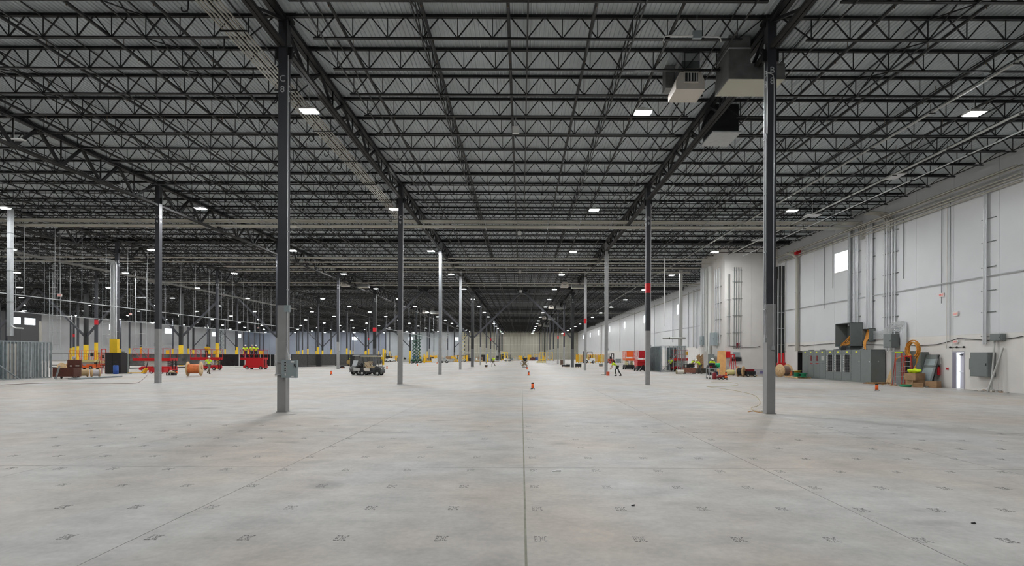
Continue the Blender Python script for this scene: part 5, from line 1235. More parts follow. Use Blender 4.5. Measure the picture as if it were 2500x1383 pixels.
# ---- red lift behind workers, stud room at right ----
scissor_lift('red scissor lift behind the bending workers beside the stud room', (20.6-1.3, 65.0, 0), 0, L=1.7, W=1.1, dz=1.45, rh=1.15, ext=0, m=M_LIFT, deckm=mat('bright_red', (.75, .02, .01), .4), cl=1.6)
def stud_room(label, x0, x1, y0, y1, h, sp=.4, sheath=(), group=None, faces='all'):
    t = thing('stud_room', label, 'stud framing', (x0, y0, 0), 0, group); w_, d_ = x1-x0, y1-y0
    sm_ = MB().bb((-.045, -.02, 0), (.045, .0, h)).bb((-.045, -.02, 0), (-.035, .03, h)).bb((.035, -.02, 0), (.045, .03, h)).mesh('stud', M_STUD)
    for z in (0, h-.06):
        MB().bb((-.05, -.03, z), (w_+.05, .03, z+.06)).build('track', M_STUD, t); MB().bb((-.05, d_-.03, z), (w_+.05, d_+.03, z+.06)).build('track', M_STUD, t)
        MB().bb((-.03, 0, z), (.03, d_, z+.06)).build('track', M_STUD, t); MB().bb((w_-.03, 0, z), (w_+.03, d_, z+.06)).build('track', M_STUD, t)
    n = int(w_/sp)
    for i in range(n+1):
        if 'f' in faces: link('stud', sm_, t, (i*w_/n, 0, 0))
        link('stud', sm_, t, (i*w_/n, d_, 0))
    n = int(d_/sp)
    for i in range(1, n):
        link('stud', sm_, t, (0, i*d_/n, 0), PI/2); link('stud', sm_, t, (w_, i*d_/n, 0), PI/2)
    return t
c0 = gp(1614, 906.5); c1 = gp(1672, 906)
r = stud_room('galvanised stud framed room right of column B 9', c0.x, c1.x, c0.y, c0.y+7, 3.05, .42, faces='f')
MB().bar((.1, -.08, .1), (2.5, -.08, 2.95), .08, .04, up=(0, 1, 0)).build('diagonal_brace', M_STUD, r)
MB().bb((.01, .3, .1), (.03, 6.8, 2.95)).build('side_sheet', mat('greenish_sheet', (.14, .18, .19), .5, .3, noise=.2, nscale=4), r)
MB().bb((1.6, 3.5, .1), (2.8, 3.56, 2.9)).build('inner_sheet', mat('greenish_sheet', (.14, .18, .19), .5), r)
q = at(1650, 823, 62.0); t = thing('overhead_pipe', 'horizontal grey pipe with upright stub above the right stud room', 'pipe', (q.x-1.3, q.y+1, q.z)); MB().tube((0, 0, 0), (2.7, 0, 0), .13, 10).build('pipe', M_LGREY, t); MB().tube((1.95, 0, -.13), (1.95, 0, -.97), .12, 10).build('stub', M_LGREY, t); MB().lathe([(.132, 0), (.15, 0), (.15, .08), (.132, .08)], 12, Matrix.Rotation(PI/2, 3, 'Y')).build('collar', M_BLACK, t, (.75, 0, 0))
t = thing('riser_column', 'thick pale conduit riser dropping from the roof onto the right stud room', 'conduit', (19.0, 63.5, 3.1)); MB().bb((-.16, -.12, 0), (.16, .12, 9.0)).build('casing', M_LGREY, t); MB().tube((-.22, -.1, 0), (-.22, -.1, 9), .04, 6).build('conduit', M_COND, t)
t = thing('drop_conduit', 'thin white conduit dropping from the roof left of the pale riser', 'conduit', (at(1621, 700, 55).x, 55, 5.0)); MB().tube((0, 0, 0), (0, 0, 7.0), .05, 6).build('conduit', M_WHITE, t)
# lift pair left of the stud room
p = gp(1540, 901); scissor_lift('orange scissor lift seen end-on, left of column B 9', (p.x, p.y+1.2, 0), PI/2, L=2.2, W=1.3, dz=1.35, rh=1.15, ext=0, m=M_ORG, board=True)
p = gp(1570, 905); L_ = scissor_lift('red scissor lift seen end-on, partly behind column B 9', (p.x, p.y+1.2, 0), PI/2, L=2.2, W=1.25, dz=1.25, rh=1.25, ext=0, m=M_LIFT, enclosed=True, board=True)
t = thing('wheelbarrow_frame', 'small black and silver folding frame beside column B 9', 'tool stand', (p.x-.15, p.y-.6, 0)); MB().bar((-.35, 0, .02), (0, 0, .75), .1, .05, up=(0, 1, 0)).bar((.45, 0, .02), (0, 0, .75), .22, .06, up=(0, 1, 0)).build('legs', M_BLACK, t); MB().bar((-.5, 0, .04), (.1, 0, .04), .3, .04).bar((-.5, 0, .05), (-.15, 0, .55), .1, .03, up=(0, 1, 0)).build('frame', M_LGREY, t)
# ---- people, right side ----
p = gp(1716-6, 910); person('person in lime shirt and white helmet bending over the brown workbench, rightmost of two', (at(1706, 900, p.y).x, p.y-.1), -PI/2+.2, pel=(0, .15, .92), tors=(0, -.65, .8), feet=((-.15, .1), (.15, .25)), hands=((-.15, -.75, .85), (.2, -.7, .85)), head=(0, -.8, .6), pants=mat('grey_work_trousers', (.10, .095, .09), .9), group='workers in lime clothing')
person('person in lime shirt bending over the brown workbench, leftmost of two', (at(1692, 900, 59).x, 59.3), .3, pel=(0, .1, .92), tors=(.2, -.45, .85), feet=((-.15, .1), (.15, .2)), hands=((-.15, -.6, .85), (.25, -.6, .85)), head=(.1, -.7, .7), pants=M_NAVY, group='workers in lime clothing')
p = at(1738, 900, 52.5); person('person in lime shirt and white helmet working behind the grey cart', (p.x-.1, 52.2), 0, pel=(0, .05, .92), tors=(0, -.25, 1), hands=((-.3, -.35, 1.0), (.3, -.35, 1.0)), head=(0, -.5, .9), pants=M_DKCL, group='workers in lime clothing', skinm=M_SKIND)
p = at(1632, 900, 64.5); person('person in lime vest standing inside the right stud room', (p.x, 63.6), PI, vest=True, pants=M_DKCL, hat=M_BLACK, group='workers in lime clothing')
p = gp(1497, 917); person('person in lime vest and red helmet bending to an orange case at column B 10', (p.x+.15, p.y), -PI/2, pel=(0, .22, .90), tors=(0, -.78, .62), feet=((-.1, .60), (.12, .12)), hands=((-.2, -.45, .52), (.2, -.42, .50)), head=(0, -.9, .2), pants=M_DKCL, hat=M_RED, vest=True, group='workers in lime clothing')
p = gp(1482, 916); carton('orange tool case on the floor beside the bending worker', (p.x+.05, p.y-.25, 0), (.26, .3, .36), 0, mat('orange_case', (.7, .12, .06), .5), 'tool cases', 'tool_case')
p = gp(1474, 914); o = MB().ell((0, 0, .05), (.3, .2, .08), 9, 5).build('plastic_sheet', M_OFFW, None, p); tag(o, 'crumpled white plastic left of the orange tool case', 'plastic')
# ---- golf carts, walker ----
p = gp(905, 921); golf_cart('cream-roofed golf cart with white body, nearer of the two', (p.x-.05, p.y+.6, 0), -.12).scale = (.86, .9, .96)
p = gp(868, 921); golf_cart('dark golf cart with windscreen, partly hidden by the cream-roofed one', (p.x+.1, p.y+2.4, 0), PI+.75, dark=True, roofm=mat('grey_cart_roof', (.22, .23, .22), .5), bag=False)
p = gp(510, 919.5); person('person in lime shirt, khaki trousers and white helmet walking across the floor', (p.x, p.y), 1.1, pel=(0, 0, .90), feet=((-.12, -.28), (.12, .36, .03)), hands=((-.30, .10, .88), (.30, -.22, .92)), head=(0, -.1, 1), group='workers in lime clothing', H=1.70)
p = gp(1205, 896); person('person in dark clothes and lime vest walking in the middle aisle', (p.x, p.y), -.6, pel=(0, 0, .90), feet=((-.1, -.3), (.1, .32, .04)), hands=((-.25, -.25, 1.05), (.25, -.25, 1.05)), pants=mat('olive_trousers', (.10, .09, .05), .9), vest=True, hat=mat('tan_helmet', (.4, .33, .2), .5), group='workers in lime clothing')
p = gp(858, 899); person('person in lime shirt standing behind the dark golf cart', (p.x, p.y), .3, hands=((-.2, -.3, 1.05), (.2, -.3, 1.05)), hat=mat('maroon', (.22, .015, .02), .4), pants=M_DKCL, group='workers in lime clothing', skinm=M_SKIND)
p = gp(932, 893); person('person in yellow vest right of the cream-roofed golf cart', (p.x, p.y), .1, shirt=mat('amber_vest', (.75, .5, .02), .7), hands=((-.2, -.3, 1.0), (.2, -.3, 1.0)), hat=M_HELM, pants=M_NAVY, group='workers in lime clothing')
p = gp(1417, 884); person('dark-clothed person standing by the yellow barricades far away', (p.x, p.y), .2, shirt=mat('brown_cloth', (.1, .06, .04), .9), pants=M_DKCL, hat=M_WHITE, group='distant people')
p = gp(847, 897); cable_reel('wooden cable reel left of the person behind the golf carts', (p.x, p.y), .4, .62, .95, cm=mat('brass_cable', (.45, .33, .12), .5))
p = gp(836, 903); t = thing('tool_bag', 'black and orange tool bag on the floor by the distant reel', 'tool bag', (p.x, p.y, 0)); MB().bb((-.3, -.2, 0), (.3, .2, .2)).ell((0, 0, .22), (.3, .2, .1), 8, 5).build('bag', M_BLACK, t); MB().bb((-.05, -.21, .02), (.2, -.2, .1)).build('orange_patch', M_ORNG, t)
# ---- beacons ----
for px, py, lb in ((1301, 951, 'nearest, in the middle of the floor'), (1291, 918, 'second from the camera in the middle aisle'), (1287, 903, 'farthest in the middle aisle near the drum fan'), (809, 919.5, 'left of the golf carts'), (2141, 948, 'at the right before the switchgear end'),
                   (431.5, 920.5, 'beside the small black toolbox by column D 9'), (945, 904, 'right of the golf carts'), (1019.5, 896, 'behind column C 9'), (1067, 890, 'just left of column C 10')):
    beacon('orange floor beacon '+lb, gp(px, py))
# ---- drum fan ----
p = gp(1281, 897.5); t = thing('drum_fan', 'large round drum fan with a black motor box in the middle aisle', 'fan', (p.x, p.y, 0))
R = Matrix.Rotation(PI/2, 3, 'X'); b = MB()
for r_ in (.58, .22):
    n = 20
    for k in range(n):
        a, b_ = 2*PI*k/n, 2*PI*(k+1)/n; b.tube((r_*math.cos(a), -.15, .62+r_*math.sin(a)), (r_*math.cos(b_), -.15, .62+r_*math.sin(b_)), .018, 4)
for k in range(4): a = PI*k/4; b.tube((-.58*math.cos(a), -.15, .62-.58*math.sin(a)), (.58*math.cos(a), -.15, .62+.58*math.sin(a)), .014, 4)
b.build('guard', M_BLACK, t); b = MB(); b.lathe([(.56, -.15), (.60, -.15), (.60, .15), (.56, .15), (.56, -.15)], 22, R); b.v = [(x, y, z+.62) for x, y, z in b.v]; o = b.build('drum', M_BOX, t)
for k in range(4): a = PI/4+k*PI/2; MB().bar((.08*math.cos(a), 0, .62+.08*math.sin(a)), (.5*math.cos(a), .06, .62+.5*math.sin(a)), .26, .02, up=(0, 1, 0)).build('blade', M_TAN, t)
MB().bar((-.35, 0, .04), (.35, 0, .04), .5, .06).bar((-.1, .1, 0), (-.05, .1, 1.2), .08, .06).build('stand', M_BLACK, t); MB().poly([(-.38, 1.45), (.42, 1.45), (.25, 1.12), (.2, .95), (-.15, .95), (-.2, 1.12)], -.15, .15).build('motor_box', M_BLACK, t)
# ---- left side ----
p = gp(470, 925); cable_reel('wooden cable reel of orange cable standing alone on the open floor', (p.x, p.y+.3), .28, .62, 1.0, cm=M_COPP, core=.3, cr=.40)
p = gp(419, 924); t = thing('tool_box', 'small black tote of tools right of column D 9', 'toolbox', (p.x, p.y, 0)); MB().bb((-.33, -.22, 0), (.33, .22, .26)).build('tote', M_BLACK, t); MB().ell((.05, 0, .28), (.26, .18, .12), 8, 5).build('load', M_TAN, t); MB().bb((-.2, -.23, .08), (-.12, -.22, .22)).bb((.02, -.23, .08), (.08, -.22, .22)).build('sticker', M_WHITE, t)
p = gp(372, 917); scissor_lift('red scissor lift with long platform, mostly behind column D 9', (p.x+.25, p.y+.7, 0), 0, L=3.0, W=1.2, dz=1.32, rh=1.1, ext=.8, m=M_LIFT, panelm=M_LGREY, cl=3.0)
p = gp(508, 910.5); scissor_lift('red scissor lift carrying one crouching worker, right of the lone reel', (p.x-.15, p.y+.6, 0), 0, L=2.35, W=1.2, dz=1.35, rh=1.05, ext=.75, m=M_LIFT, panelm=M_LGREY, cl=2.3)
l2 = Vector((p.x, p.y+.6, 0))
p = gp(622, 908); scissor_lift('red scissor lift carrying three workers, in front of the black barriers', (p.x-.1, p.y+.6, 0), 0, L=2.3, W=1.2, dz=1.32, rh=1.1, ext=.55, m=M_LIFT, enclosed=True, cl=2.3)
l3 = Vector((p.x, p.y+.6, 0))
person('person in lime shirt on the red lift, left of three, white helmet', (at(600, 860, l3.y).x, l3.y-.1), .3, zf=1.325, pants=M_NAVY, hands=((-.3, -.35, 1.1), (.3, -.3, 1.1)), group='workers on the lifts')
person('person in lime shirt on the red lift seen from behind, middle of three', (at(614.5, 860, l3.y).x, l3.y), PI, zf=1.325, pants=M_DKCL, hands=((-.35, -.3, 1.2), (.3, -.35, 1.2)), group='workers on the lifts')
person('person in lime shirt on the red lift, right of three, nearest the rail end', (at(622, 860, l3.y).x, l3.y+.25), .5, zf=1.325, pants=M_DKCL, hands=((-.25, -.35, 1.1), (.3, -.35, 1.1)), skinm=M_SKIND, group='workers on the lifts')
person('person in dark vest bending on the red lift right of the lone reel', (at(504, 860, l2.y).x, l2.y), .8, zf=1.355, shirt=mat('amber_vest', (.75, .5, .02), .7), pants=mat('dark_brown', (.06, .05, .04), .7), hat=M_BLACK, tors=(0, -.35, .95), hands=((-.25, -.5, .95), (.25, -.5, .95)), head=(0, -.6, .8), skinm=M_SKIND, group='workers on the lifts')
p = gp(190, 912); scissor_lift('orange scissor lift with low cream deck behind the brown gang box', (p.x-.9, p.y+2.5, 0), .1, L=2.3, W=1.2, dz=1.0, rh=1.25, ext=.5, m=M_ORG, deckm=M_CREAM2)
p = gp(215, 908); scissor_lift('rusty orange scissor lift beside the red ladder at left', (p.x+.0, p.y+2.2, 0), -.1, L=1.9, W=1.0, dz=.75, rh=1.3, ext=0, m=mat('rust_orange', (.5, .1, .03), .5), deckm=M_CREAM2)
# gang box
p = gp(163, 934)
t = thing('gang_box', 'brown steel gang box with open lid, beside the left stud room', 'gang box', (p.x-.1, p.y+.2, 0), .06)
MB().bb((-.78, -.38, .16), (.72, .38, .82)).bb((-.78, -.4, .55), (.72, -.38, .58)).build('chest', M_BROWN, t); MB().bar((-.28, .30, .84), (-.28, .42, 1.32), 0.01, .01).bb((-.25, .3, .82), (.75, .42, 1.42)).build('lid', M_BROWN, t)
for x in (-.65, .58):
    for y in (-.28, .28): wheel(t, (x, y, .08), .08, .05, name='caster')
MB().bb((-.05, .292, .9), (.08, .3, 1.0)).bb((.35, .292, .92), (.62, .3, 1.0)).build('sticker', M_OFFW, t)
person('person in lime shirt bending into the brown gang box at left', (p.x-.35, p.y+1.3), -.2, pel=(0, .1, .9), tors=(0, -.35, .95), hands=((-.2, -.45, 1.0), (.2, -.45, 1.0)), head=(0, -.6, .8), pants=M_KHAKI, hat=mat('grey_helmet', (.35, .35, .36), .4), group='workers in lime clothing')
p = gp(136, 936); t = thing('leaning_post', 'short grey stud leaning at the left side of the gang box', 'stud', (p.x, p.y, 0)); MB().bar((0, 0, .01), (.2, .1, .98), .1, .05, up=(0, 1, 0)).build('stud', M_STUD, t)
p = gp(130, 927); cable_reel('wooden reel between the left stud room and the gang box', (p.x+.1, p.y+1.1), 1.35, .55, .6, cm=M_WOODD)
p = gp(200, 930); cable_reel('wooden reel lying right of the gang box, spiral of tan cable', (p.x-.1, p.y+.3), .9, .36, .5, cm=M_TAN); cable_reel('small wooden reel wrapped in clear film right of the gang box', (p.x+.7, p.y+.5), .9, .34, .5, cm=M_WRAP, fl=M_WOOD)
t = thing('stud_bundle', 'flat bundle of long grey steel studs on the floor left of column D 9', 'studs', gp(188, 936)); e = gp(298, 929)-t.location
nrm = Vector((-e.y, e.x, 0)).normalized()
for i in range(7):
    for j in range(2): MB().bar(nrm*i*.10+Vector((0, 0, .035+.055*j)), e+nrm*i*.10+Vector((0, 0, .035+.055*j)), .09, .045).build('stud', M_STUD, t)
# black cabinet and blue barrel, red ladder
p = gp(275, 921); t = thing('storage_cabinet', 'large black cabinet standing right of the red ladder at left', 'cabinet', (p.x+.1, p.y+.4, 0)); MB().bb((-.80, -.4, .02), (.66, .4, 1.98)).build('cabinet_body', M_BLACK, t)
for s in (-1, 1): MB().bb((-.07+s*.365-.35, -.42, .06), (-.07+s*.365+.35, -.40, 1.94)).build('door', mat('matt_black', (.02, .018, .018), .6), t)
p2 = gp(286, 921); t = thing('blue_barrel', 'blue plastic barrel in front of the black cabinet', 'barrel', (p2.x+.2, p2.y-.4, 0)); MB().lathe([(.001, 0), (.2, 0), (.22, .05), (.22, .3), (.235, .33), (.22, .36), (.22, .75), (.18, .82), (.001, .82)], 16).build('shell', M_BLUE, t)
p = gp(243, 921); ladder('red step ladder left of the black cabinet at left', (p.x, p.y+.5, 0), .9, 2.3, mat('ladder_red', (.55, .06, .04), .5), top=M_RED, spread=.6)
p = gp(305, 920); t = thing('column_rack', 'grey upright steel frame with a white notice right of the black cabinet', 'rack', (p.x, p.y, 0)); MB().bb((-.25, -.1, 0), (-.05, .1, 2.1)).bb((.12, -.05, 0), (.3, .1, 1.9)).build('upright', M_BOX, t); MB().bb((-.02, -.12, 1.0), (.12, -.1, 1.65)).build('notice', M_WHITE, t); MB().bb((-.25, -.08, 0), (.4, .08, .06)).build('foot', M_BOX, t)
# pallet jack + red base by D9
p = gp(340, 920); t = thing('pallet_jack', 'yellow pallet jack left of column D 9', 'pallet jack', (p.x, p.y, 0))
for y in (-.2, .2): MB().bb((-.9, y-.08, .05), (.35, y+.08, .11)).build('fork', M_AMB, t)
MB().poly([(.3, .05), (.55, .05), (.75, .5), (.62, .55), (.45, .2), (.3, .15)], -.2, .2).build('pump', M_AMB, t); MB().bar((.65, 0, .45), (.85, 0, 1.15), .05, .05, up=(0, 1, 0)).build('handle', M_BLACK, t)
for x in (-.8, .5): wheel(t, (x, 0, .06), .06, .3)
t = thing('red_tool_chest', 'low red chest with pipes on top left of column D 9', 'tool chest', (p.x+1.7, p.y+.4, 0)); MB().bb((-.8, -.35, .12), (.6, .35, .55)).build('chest', M_LIFT, t)
for x in (-.6, .4): wheel(t, (x, -.3, .12), .12, .08)
# ---- left stud room + riser ----
stud_room('galvanised stud framed room at the far left edge', -42.0, -36.4, 33.0, 41.2, 2.78, .27, group=None)
rl_ = bpy.data.objects['stud_room.001']
for i in range(9): MB().bb((4.2-.5*random.random(), .5+i*.85, .05), (4.25+.1*random.random(), .5+i*.85+random.uniform(.25, .5), 2.6)).build('inner_sheet', [mat('greenish_sheet', (.14, .18, .19), .5), M_STUD, M_BLACK, M_OFFW][[0, 1, 0, 2, 0, 2, 0, 3, 1][i]], rl_)
stud2 = thing('stud_brace', 'diagonal steel stud bracing the left stud room', 'stud', (-36.2, 38.4, 0)); MB().bar((0, 0, .03), (-.1, -2.6, 1.9), .06, .09, up=(1, 0, 0)).build('stud', M_STUD, stud2)
for (X, Y, z0, z1) in ((-39.5, 36, .1, 2.0), (-37.6, 41.6, .1, 4.3)):
    t = thing('pvc_pipe', 'upright cream pipe %s' % ('standing inside the left stud room' if z1 < 3 else 'standing taller than the left stud room'), 'pipe', (X, Y, z0)); MB().tube((0, 0, 0), (0, 0, z1), .09, 10).build('pipe', M_CREAM, t); MB().lathe([(.092, 0), (.11, 0), (.11, .12), (.092, .12)], 10).build('coupling', M_CREAM, t, (0, 0, z1*.5))
q = at(23, 700, 38); t = thing('riser_duct', 'square pale duct dropping from the roof above the left stud room', 'duct', (q.x, q.y, 3.15)); MB().bb((-.12, -.12, 0), (.14, .14, 9.1)).build('duct_casing', M_GALV, t)
for z in (2.4, 4.6, 6.2, 7.3): MB().bb((-.135, -.135, z), (.155, .155, z+.04)).build('band', M_BOX, t)
MB().path([(.12, 0, .75), (.25, 0, .62), (.45, 0, .55), (.95, 0, .52)], .05, 8).build('elbow_pipe', M_WHITE, t)
# conduits bundle on column E10
t = thing('conduit_bundle', 'bundle of bright bent conduits coming down at column E 10', 'conduit', (XC['E']-.05, rowy(10)-.25, 0))
for i in range(5): MB().path([(-1.3+.13*i, 0, 10.9), (-.6+.13*i, 0, 10.8), (-.32+.13*i, 0, 10.6), (-.25+.13*i, 0, 10.2), (-.25+.13*i, 0, 3.3)], .06, 7).build('conduit', M_COND, t)
for z in (4, 5.6, 7.2, 8.8): MB().bb((-.4, .06, z), (.4, .1, z+.04)).build('strut', M_GALV, t)
# yellow guard around E10
t = thing('column_guard', 'yellow column guard at column E 10 behind the black cabinet', 'column guard', (XC['E'], rowy(10)-.25, 0)); MB().bb((-.3, -.15, 0), (.42, -.1, 3.3)).build('guard', M_YEL, t)
# strut ladders standing at left
for px, D in ((120, 62), (128, 62), (250, 70), (330, 66)):
    q = at(px, 800, D); t = thing('pipe_ladder', 'tall thin strut frame hanging between the left columns, %s from the left edge' % ({120: 'first', 128: 'second', 250: 'third', 330: 'fourth'}[px]), 'strut frame', (q.x, D, 2.3), 0, 'strut frames at the left')
    w_ = 1.35 if px > 200 else .9
    for x in (0, w_): MB().tube((x, 0, 0), (x, 0, 10), .03, 5).build('upright', M_GALV, t)
    for k in range(5): MB().tube((0, 0, .6+1.5*k), (w_, 0, .6+1.5*k), .025, 5).build('rung', M_GALV, t)
# ---- fence / barrier line ----
def rail_fence(label, a, b, panel=None, h=1.9, post=2.0, pm=M_BLACK, group='barrier panels at the left', gap=.12):
    a = Vector(a); b = Vector(b); d = b-a; L = d.length; t = thing('barrier_fence', label, 'barrier', (a.x, a.y, 0), math.atan2(d.y, d.x), group)
    n = max(1, int(round(L/post))); me = MB().bb((-.035, -.035, 0), (.035, .035, h)).mesh('post', pm)
    for i in range(n+1): link('post', me, t, (L*i/n, 0, 0))
    if pm is M_BLACK: MB().bb((0, -.03, h-.05), (L, .03, h)).bb((0, -.03, .35), (L, .03, .42)).bb((0, -.05, .0), (L, .05, .12)).build('rail', pm, t)
    if panel:
        w_ = L/n; pmh = MB().bb((.04, -.012, gap), (w_-.04, .012, h-.05)).mesh('panel', panel)
        for i in range(n): link('panel', pmh, t, (w_*i, -.02, 0))
    return t
A = gp(122, 908); Bq = gp(310, 908); Cq = gp(450, 906); Dq = gp(532, 902.5); Eq = gp(560, 902); Fq = gp(727, 900.5); Gq = gp(850, 897)
M_CLEAR = mat('smoky_sheet', (.10, .10, .095), .25, noise=.5, nscale=1.2)
rail_fence('black rail fence behind the orange lifts at far left', A, Bq, None, post=2.6)
rail_fence('black rail fence with smoky panels between the first two red lifts', Bq+Vector((.3, 0, 0)), Dq, M_CLEAR, post=1.9, gap=.42)
rail_fence('glossy black barrier panels behind the walking worker', Dq+Vector((.15, 0, 0)), gp(598, 901.5), M_BARR, post=2.6, pm=M_WHITE)
rail_fence('glossy black barrier panels behind the lift with three workers', gp(600, 901.5), gp(708, 901.5), M_BARR, post=2.4, pm=M_WHITE)
rail_fence('long dark grey fabric fence right of column C 8', gp(712, 901.5), Gq, M_MESH, post=3.0, gap=.15)
rail_fence('dark grey fabric fence continuing behind the golf carts', Gq+Vector((.1, 0, 0)), gp(930, 893), M_MESH, post=3.0, gap=.15)
for px in (787, 868): q = gp(px, 899); t = thing('black_banner', 'narrow black panel tied to the grey fabric fence, %s' % ('left one' if px < 800 else 'behind the golf carts'), 'panel', (q.x, q.y-1.6, 0), .3, 'black panels on the fence'); MB().bb((-.33, -.02, .05), (.33, .02, 1.85)).build('sheet', M_BLACK, t); MB().bb((-.33, -.05, 0), (.33, .05, .05)).build('foot', M_BLACK, t)
for px in (584, 660, 690):
    q = gp(px, 903); t = thing('barrier_stand', 'white inverted-T barrier stand before the black panels, %s' % {584: 'left of the three-worker lift', 660: 'right of that lift', 690: 'beside column C 8'}[px], 'barrier stand', (q.x, q.y, 0), 0, 'white barrier stands')
    MB().bb((-.03, -.03, .05), (.03, .03, 1.85)).bb((-.55, -.03, .04), (.55, .03, .1)).bar((-.55, 0, .07), (-.7, 0, .25), .05, .05, up=(0, 1, 0)).bar((.55, 0, .07), (.7, 0, .25), .05, .05, up=(0, 1, 0)).build('stand', M_WHITE, t)
# ---- far machines ----
def tall_scissor(label, px, py_base, py_top, D, m, w=1.9, n=6):
    q = at(px, py_base, D); zt_ = at(px, py_top, D).z
    t = thing('scissor_lift', label, 'scissor lift', (q.x, D, 0), 0, 'raised scissor lifts'); z0 = .8
    MB().bb((-w/2-.2, -.7, .3), (w/2+.2, .7, .85)).build('chassis', m, t)
    for x in (-w/2, w/2):
        for y in (-.7, .7): wheel(t, (x, y, .3), .3, .2)
    h = (zt_-1.3-z0)/n
    for k in range(n):
        for s in (1, -1):
            for y in (-.35, .35): MB().bar((-w/2*s, y, z0+k*h), (w/2*s, y, z0+(k+1)*h), .09, .10, up=(0, 1, 0)).build('scissor_arm', m, t)
    b = MB(); z = zt_-1.2
    MB().bb((-w/2-.2, -.7, z-.1), (w/2+.2, .7, z)).build('platform', m, t)
    for zz_ in (z+.55, z+1.1):
        for y in (-.7, .7): b.tube((-w/2-.2, y, zz_), (w/2+.2, y, zz_), .03, 5)
        for x in (-w/2-.2, w/2+.2): b.tube((x, -.7, zz_), (x, .7, zz_), .03, 5)
    for x in (-w/2-.2, 0, w/2+.2):
        for y in (-.7, .7): b.tube((x, y, z), (x, y, z+1.1), .03, 5)
    b.build('guard_rail', m, t); return t
tall_scissor('raised green scissor lift left of column C 10, left one', 1012, 878, 820, 118, M_GREEN, .85)
tall_scissor('raised green scissor lift left of column C 10, right one', 1022, 878, 818, 124, M_GREEN, .85)
tall_scissor('raised silver scissor lift right of column C 10', 1085, 878, 814, 125, M_LGREY, 1.2, 5); tall_scissor('raised cream scissor lift beside column C 11', 1131, 877, 812, 150, M_CREAM2, .9, 6)
tall_scissor('raised grey scissor lift far left, left of column C 8', 541, 872, 806, 150, M_STUD, 1.0, 6)
FV = [(1040, 882, 'beside the raised green lifts'), (1058, 884, 'behind column C 10'), (1107, 883, 'right of column C 10'), (1063, 880, 'farther back behind column C 10')]
for i, (px, py, s) in enumerate(FV): q = gp(px, py); boom_lift('yellow boom lift '+s, q, .3*i, s=.85)
q = gp(1437, 886.5); forklift('white and black forklift before the yellow barricades', q, PI, M_WHITE, 1.3); q = gp(1492, 886); forklift('red forklift facing the camera beyond column B 10', q, -PI/2+.2, mat('forklift_red', (.55, .09, .04), .5), 1.1)
q = gp(1138, 883); forklift('small red forklift left of braced column C 12', q, .4, M_LIFT, 1.0); q = gp(948, 887); forklift('yellow forklift right of the golf carts', q, 2.8, M_WHITE, 1.0)
q = gp(920, 886); forklift('yellow forklift behind the person in the yellow vest', q, .3, M_AMB, .9); q = gp(1240, 883); forklift('far white cart near the end of the middle aisle', q, .4, M_WHITE, .9)
for i, px in enumerate(range(1409, 1477, 6)):
    q = gp(px, 886); t = thing('yellow_barricade', 'yellow barricade panel in the row near line B, %s from the left' % ORD[i+1], 'barricade', (q.x, q.y, 0), random.uniform(-.3, .3), 'yellow barricade panels near line B')
    for x in (-.28, .28): MB().bb((x-.05, -.05, 0), (x+.05, .05, 2.25)).build('post', M_AMB, t)
    for z in (.3, 1.2, 2.1): MB().bb((-.28, -.03, z), (.28, .03, z+.12)).build('rail', M_AMB, t)
    MB().bb((-.22, -.01, .4), (.22, .01, 2.0)).build('panel', [M_AMB, M_CREAM2, M_WOOD][i % 3], t)
for i, px in enumerate((1228, 1236, 1322, 1328, 1340, 1346)):
    D = 170; q = at(px, 878, D); t = thing('yellow_barricade', 'yellow guard frame at the far end of the aisle, %s from the left' % ORD[i+1], 'barricade', (q.x, D, 0), 0, 'yellow guard frames at the far end')
    for x in (-.45, .45): MB().bb((x-.07, -.05, 0), (x+.07, .05, 2.9)).build('post', M_YEL, t)
    for z in (.5, 1.6, 2.7): MB().bb((-.45, -.03, z), (.45, .03, z+.15)).build('rail', M_YEL, t)
for i, (px, D) in enumerate(((936, 98), (1000, 118), (1036, 122), (1190, 140))): q = at(px, 880, D); bollard('yellow guard bollard %s' % ['right of the golf carts', 'left of the raised green lifts', 'between the boom lifts', 'near braced column C 12'][i], (q.x, D, 0), 2.0 if i else 2.9, .17)
def crate(label, px, py, w_, h, d, m, grp='crates and machines far down the hall', name='crate'):
    q = gp(px, py); t = thing(name, label, 'crate', (q.x, q.y, 0), 0, grp); MB().bb((-w_/2, -d/2, .08), (w_/2, d/2, h)).build('crate_body', m, t)
    MB().bb((-w_/2-.03, -d/2-.03, h-.06), (w_/2+.03, d/2+.03, h)).build('lid', m, t)
    for x in (-w_/2+.1, 0, w_/2-.1): MB().bb((x-.06, -d/2, 0), (x+.06, d/2, .08)).build('skid', M_WOODD, t)
    return t
crate('long white crate beside column C 10, left one', 1062, 887, 1.4, .95, .8, M_WHITE); crate('grey-green crate right of column C 10', 1083, 887, 1.2, 1.0, .8, M_BOXL); crate('long pale crate right of column C 10', 1095, 886, 2.0, .75, .8, M_LGREY)
crate('blue tank crate before the raised green lifts', 1016, 884, 1.5, 1.4, 1.0, M_BLUE); crate('tall black cabinet right of the walking person in the middle aisle', 1215, 883.5, .8, 1.75, .8, M_BLACK)
crate('dark machine crate behind column D 14', 980, 886, 2.2, 1.1, 1, M_BOX); crate('black wagon left of column D 14', 950, 886, 1.6, 1.5, 1, M_BLACK); crate('white machine on the floor left of column D 14', 992, 887, 2.0, .7, 1, M_LGREY)
crate('brown crate left of braced column B 12', 1373, 891, .75, .95, .7, mat('dark_brown2', (.12, .07, .05), .7)); crate('low black bin left of braced column B 12', 1377, 896, .7, .35, .5, M_BLACK); crate('black bin at the foot of braced column B 12', 1387, 896, .6, .4, .5, M_BLACK)
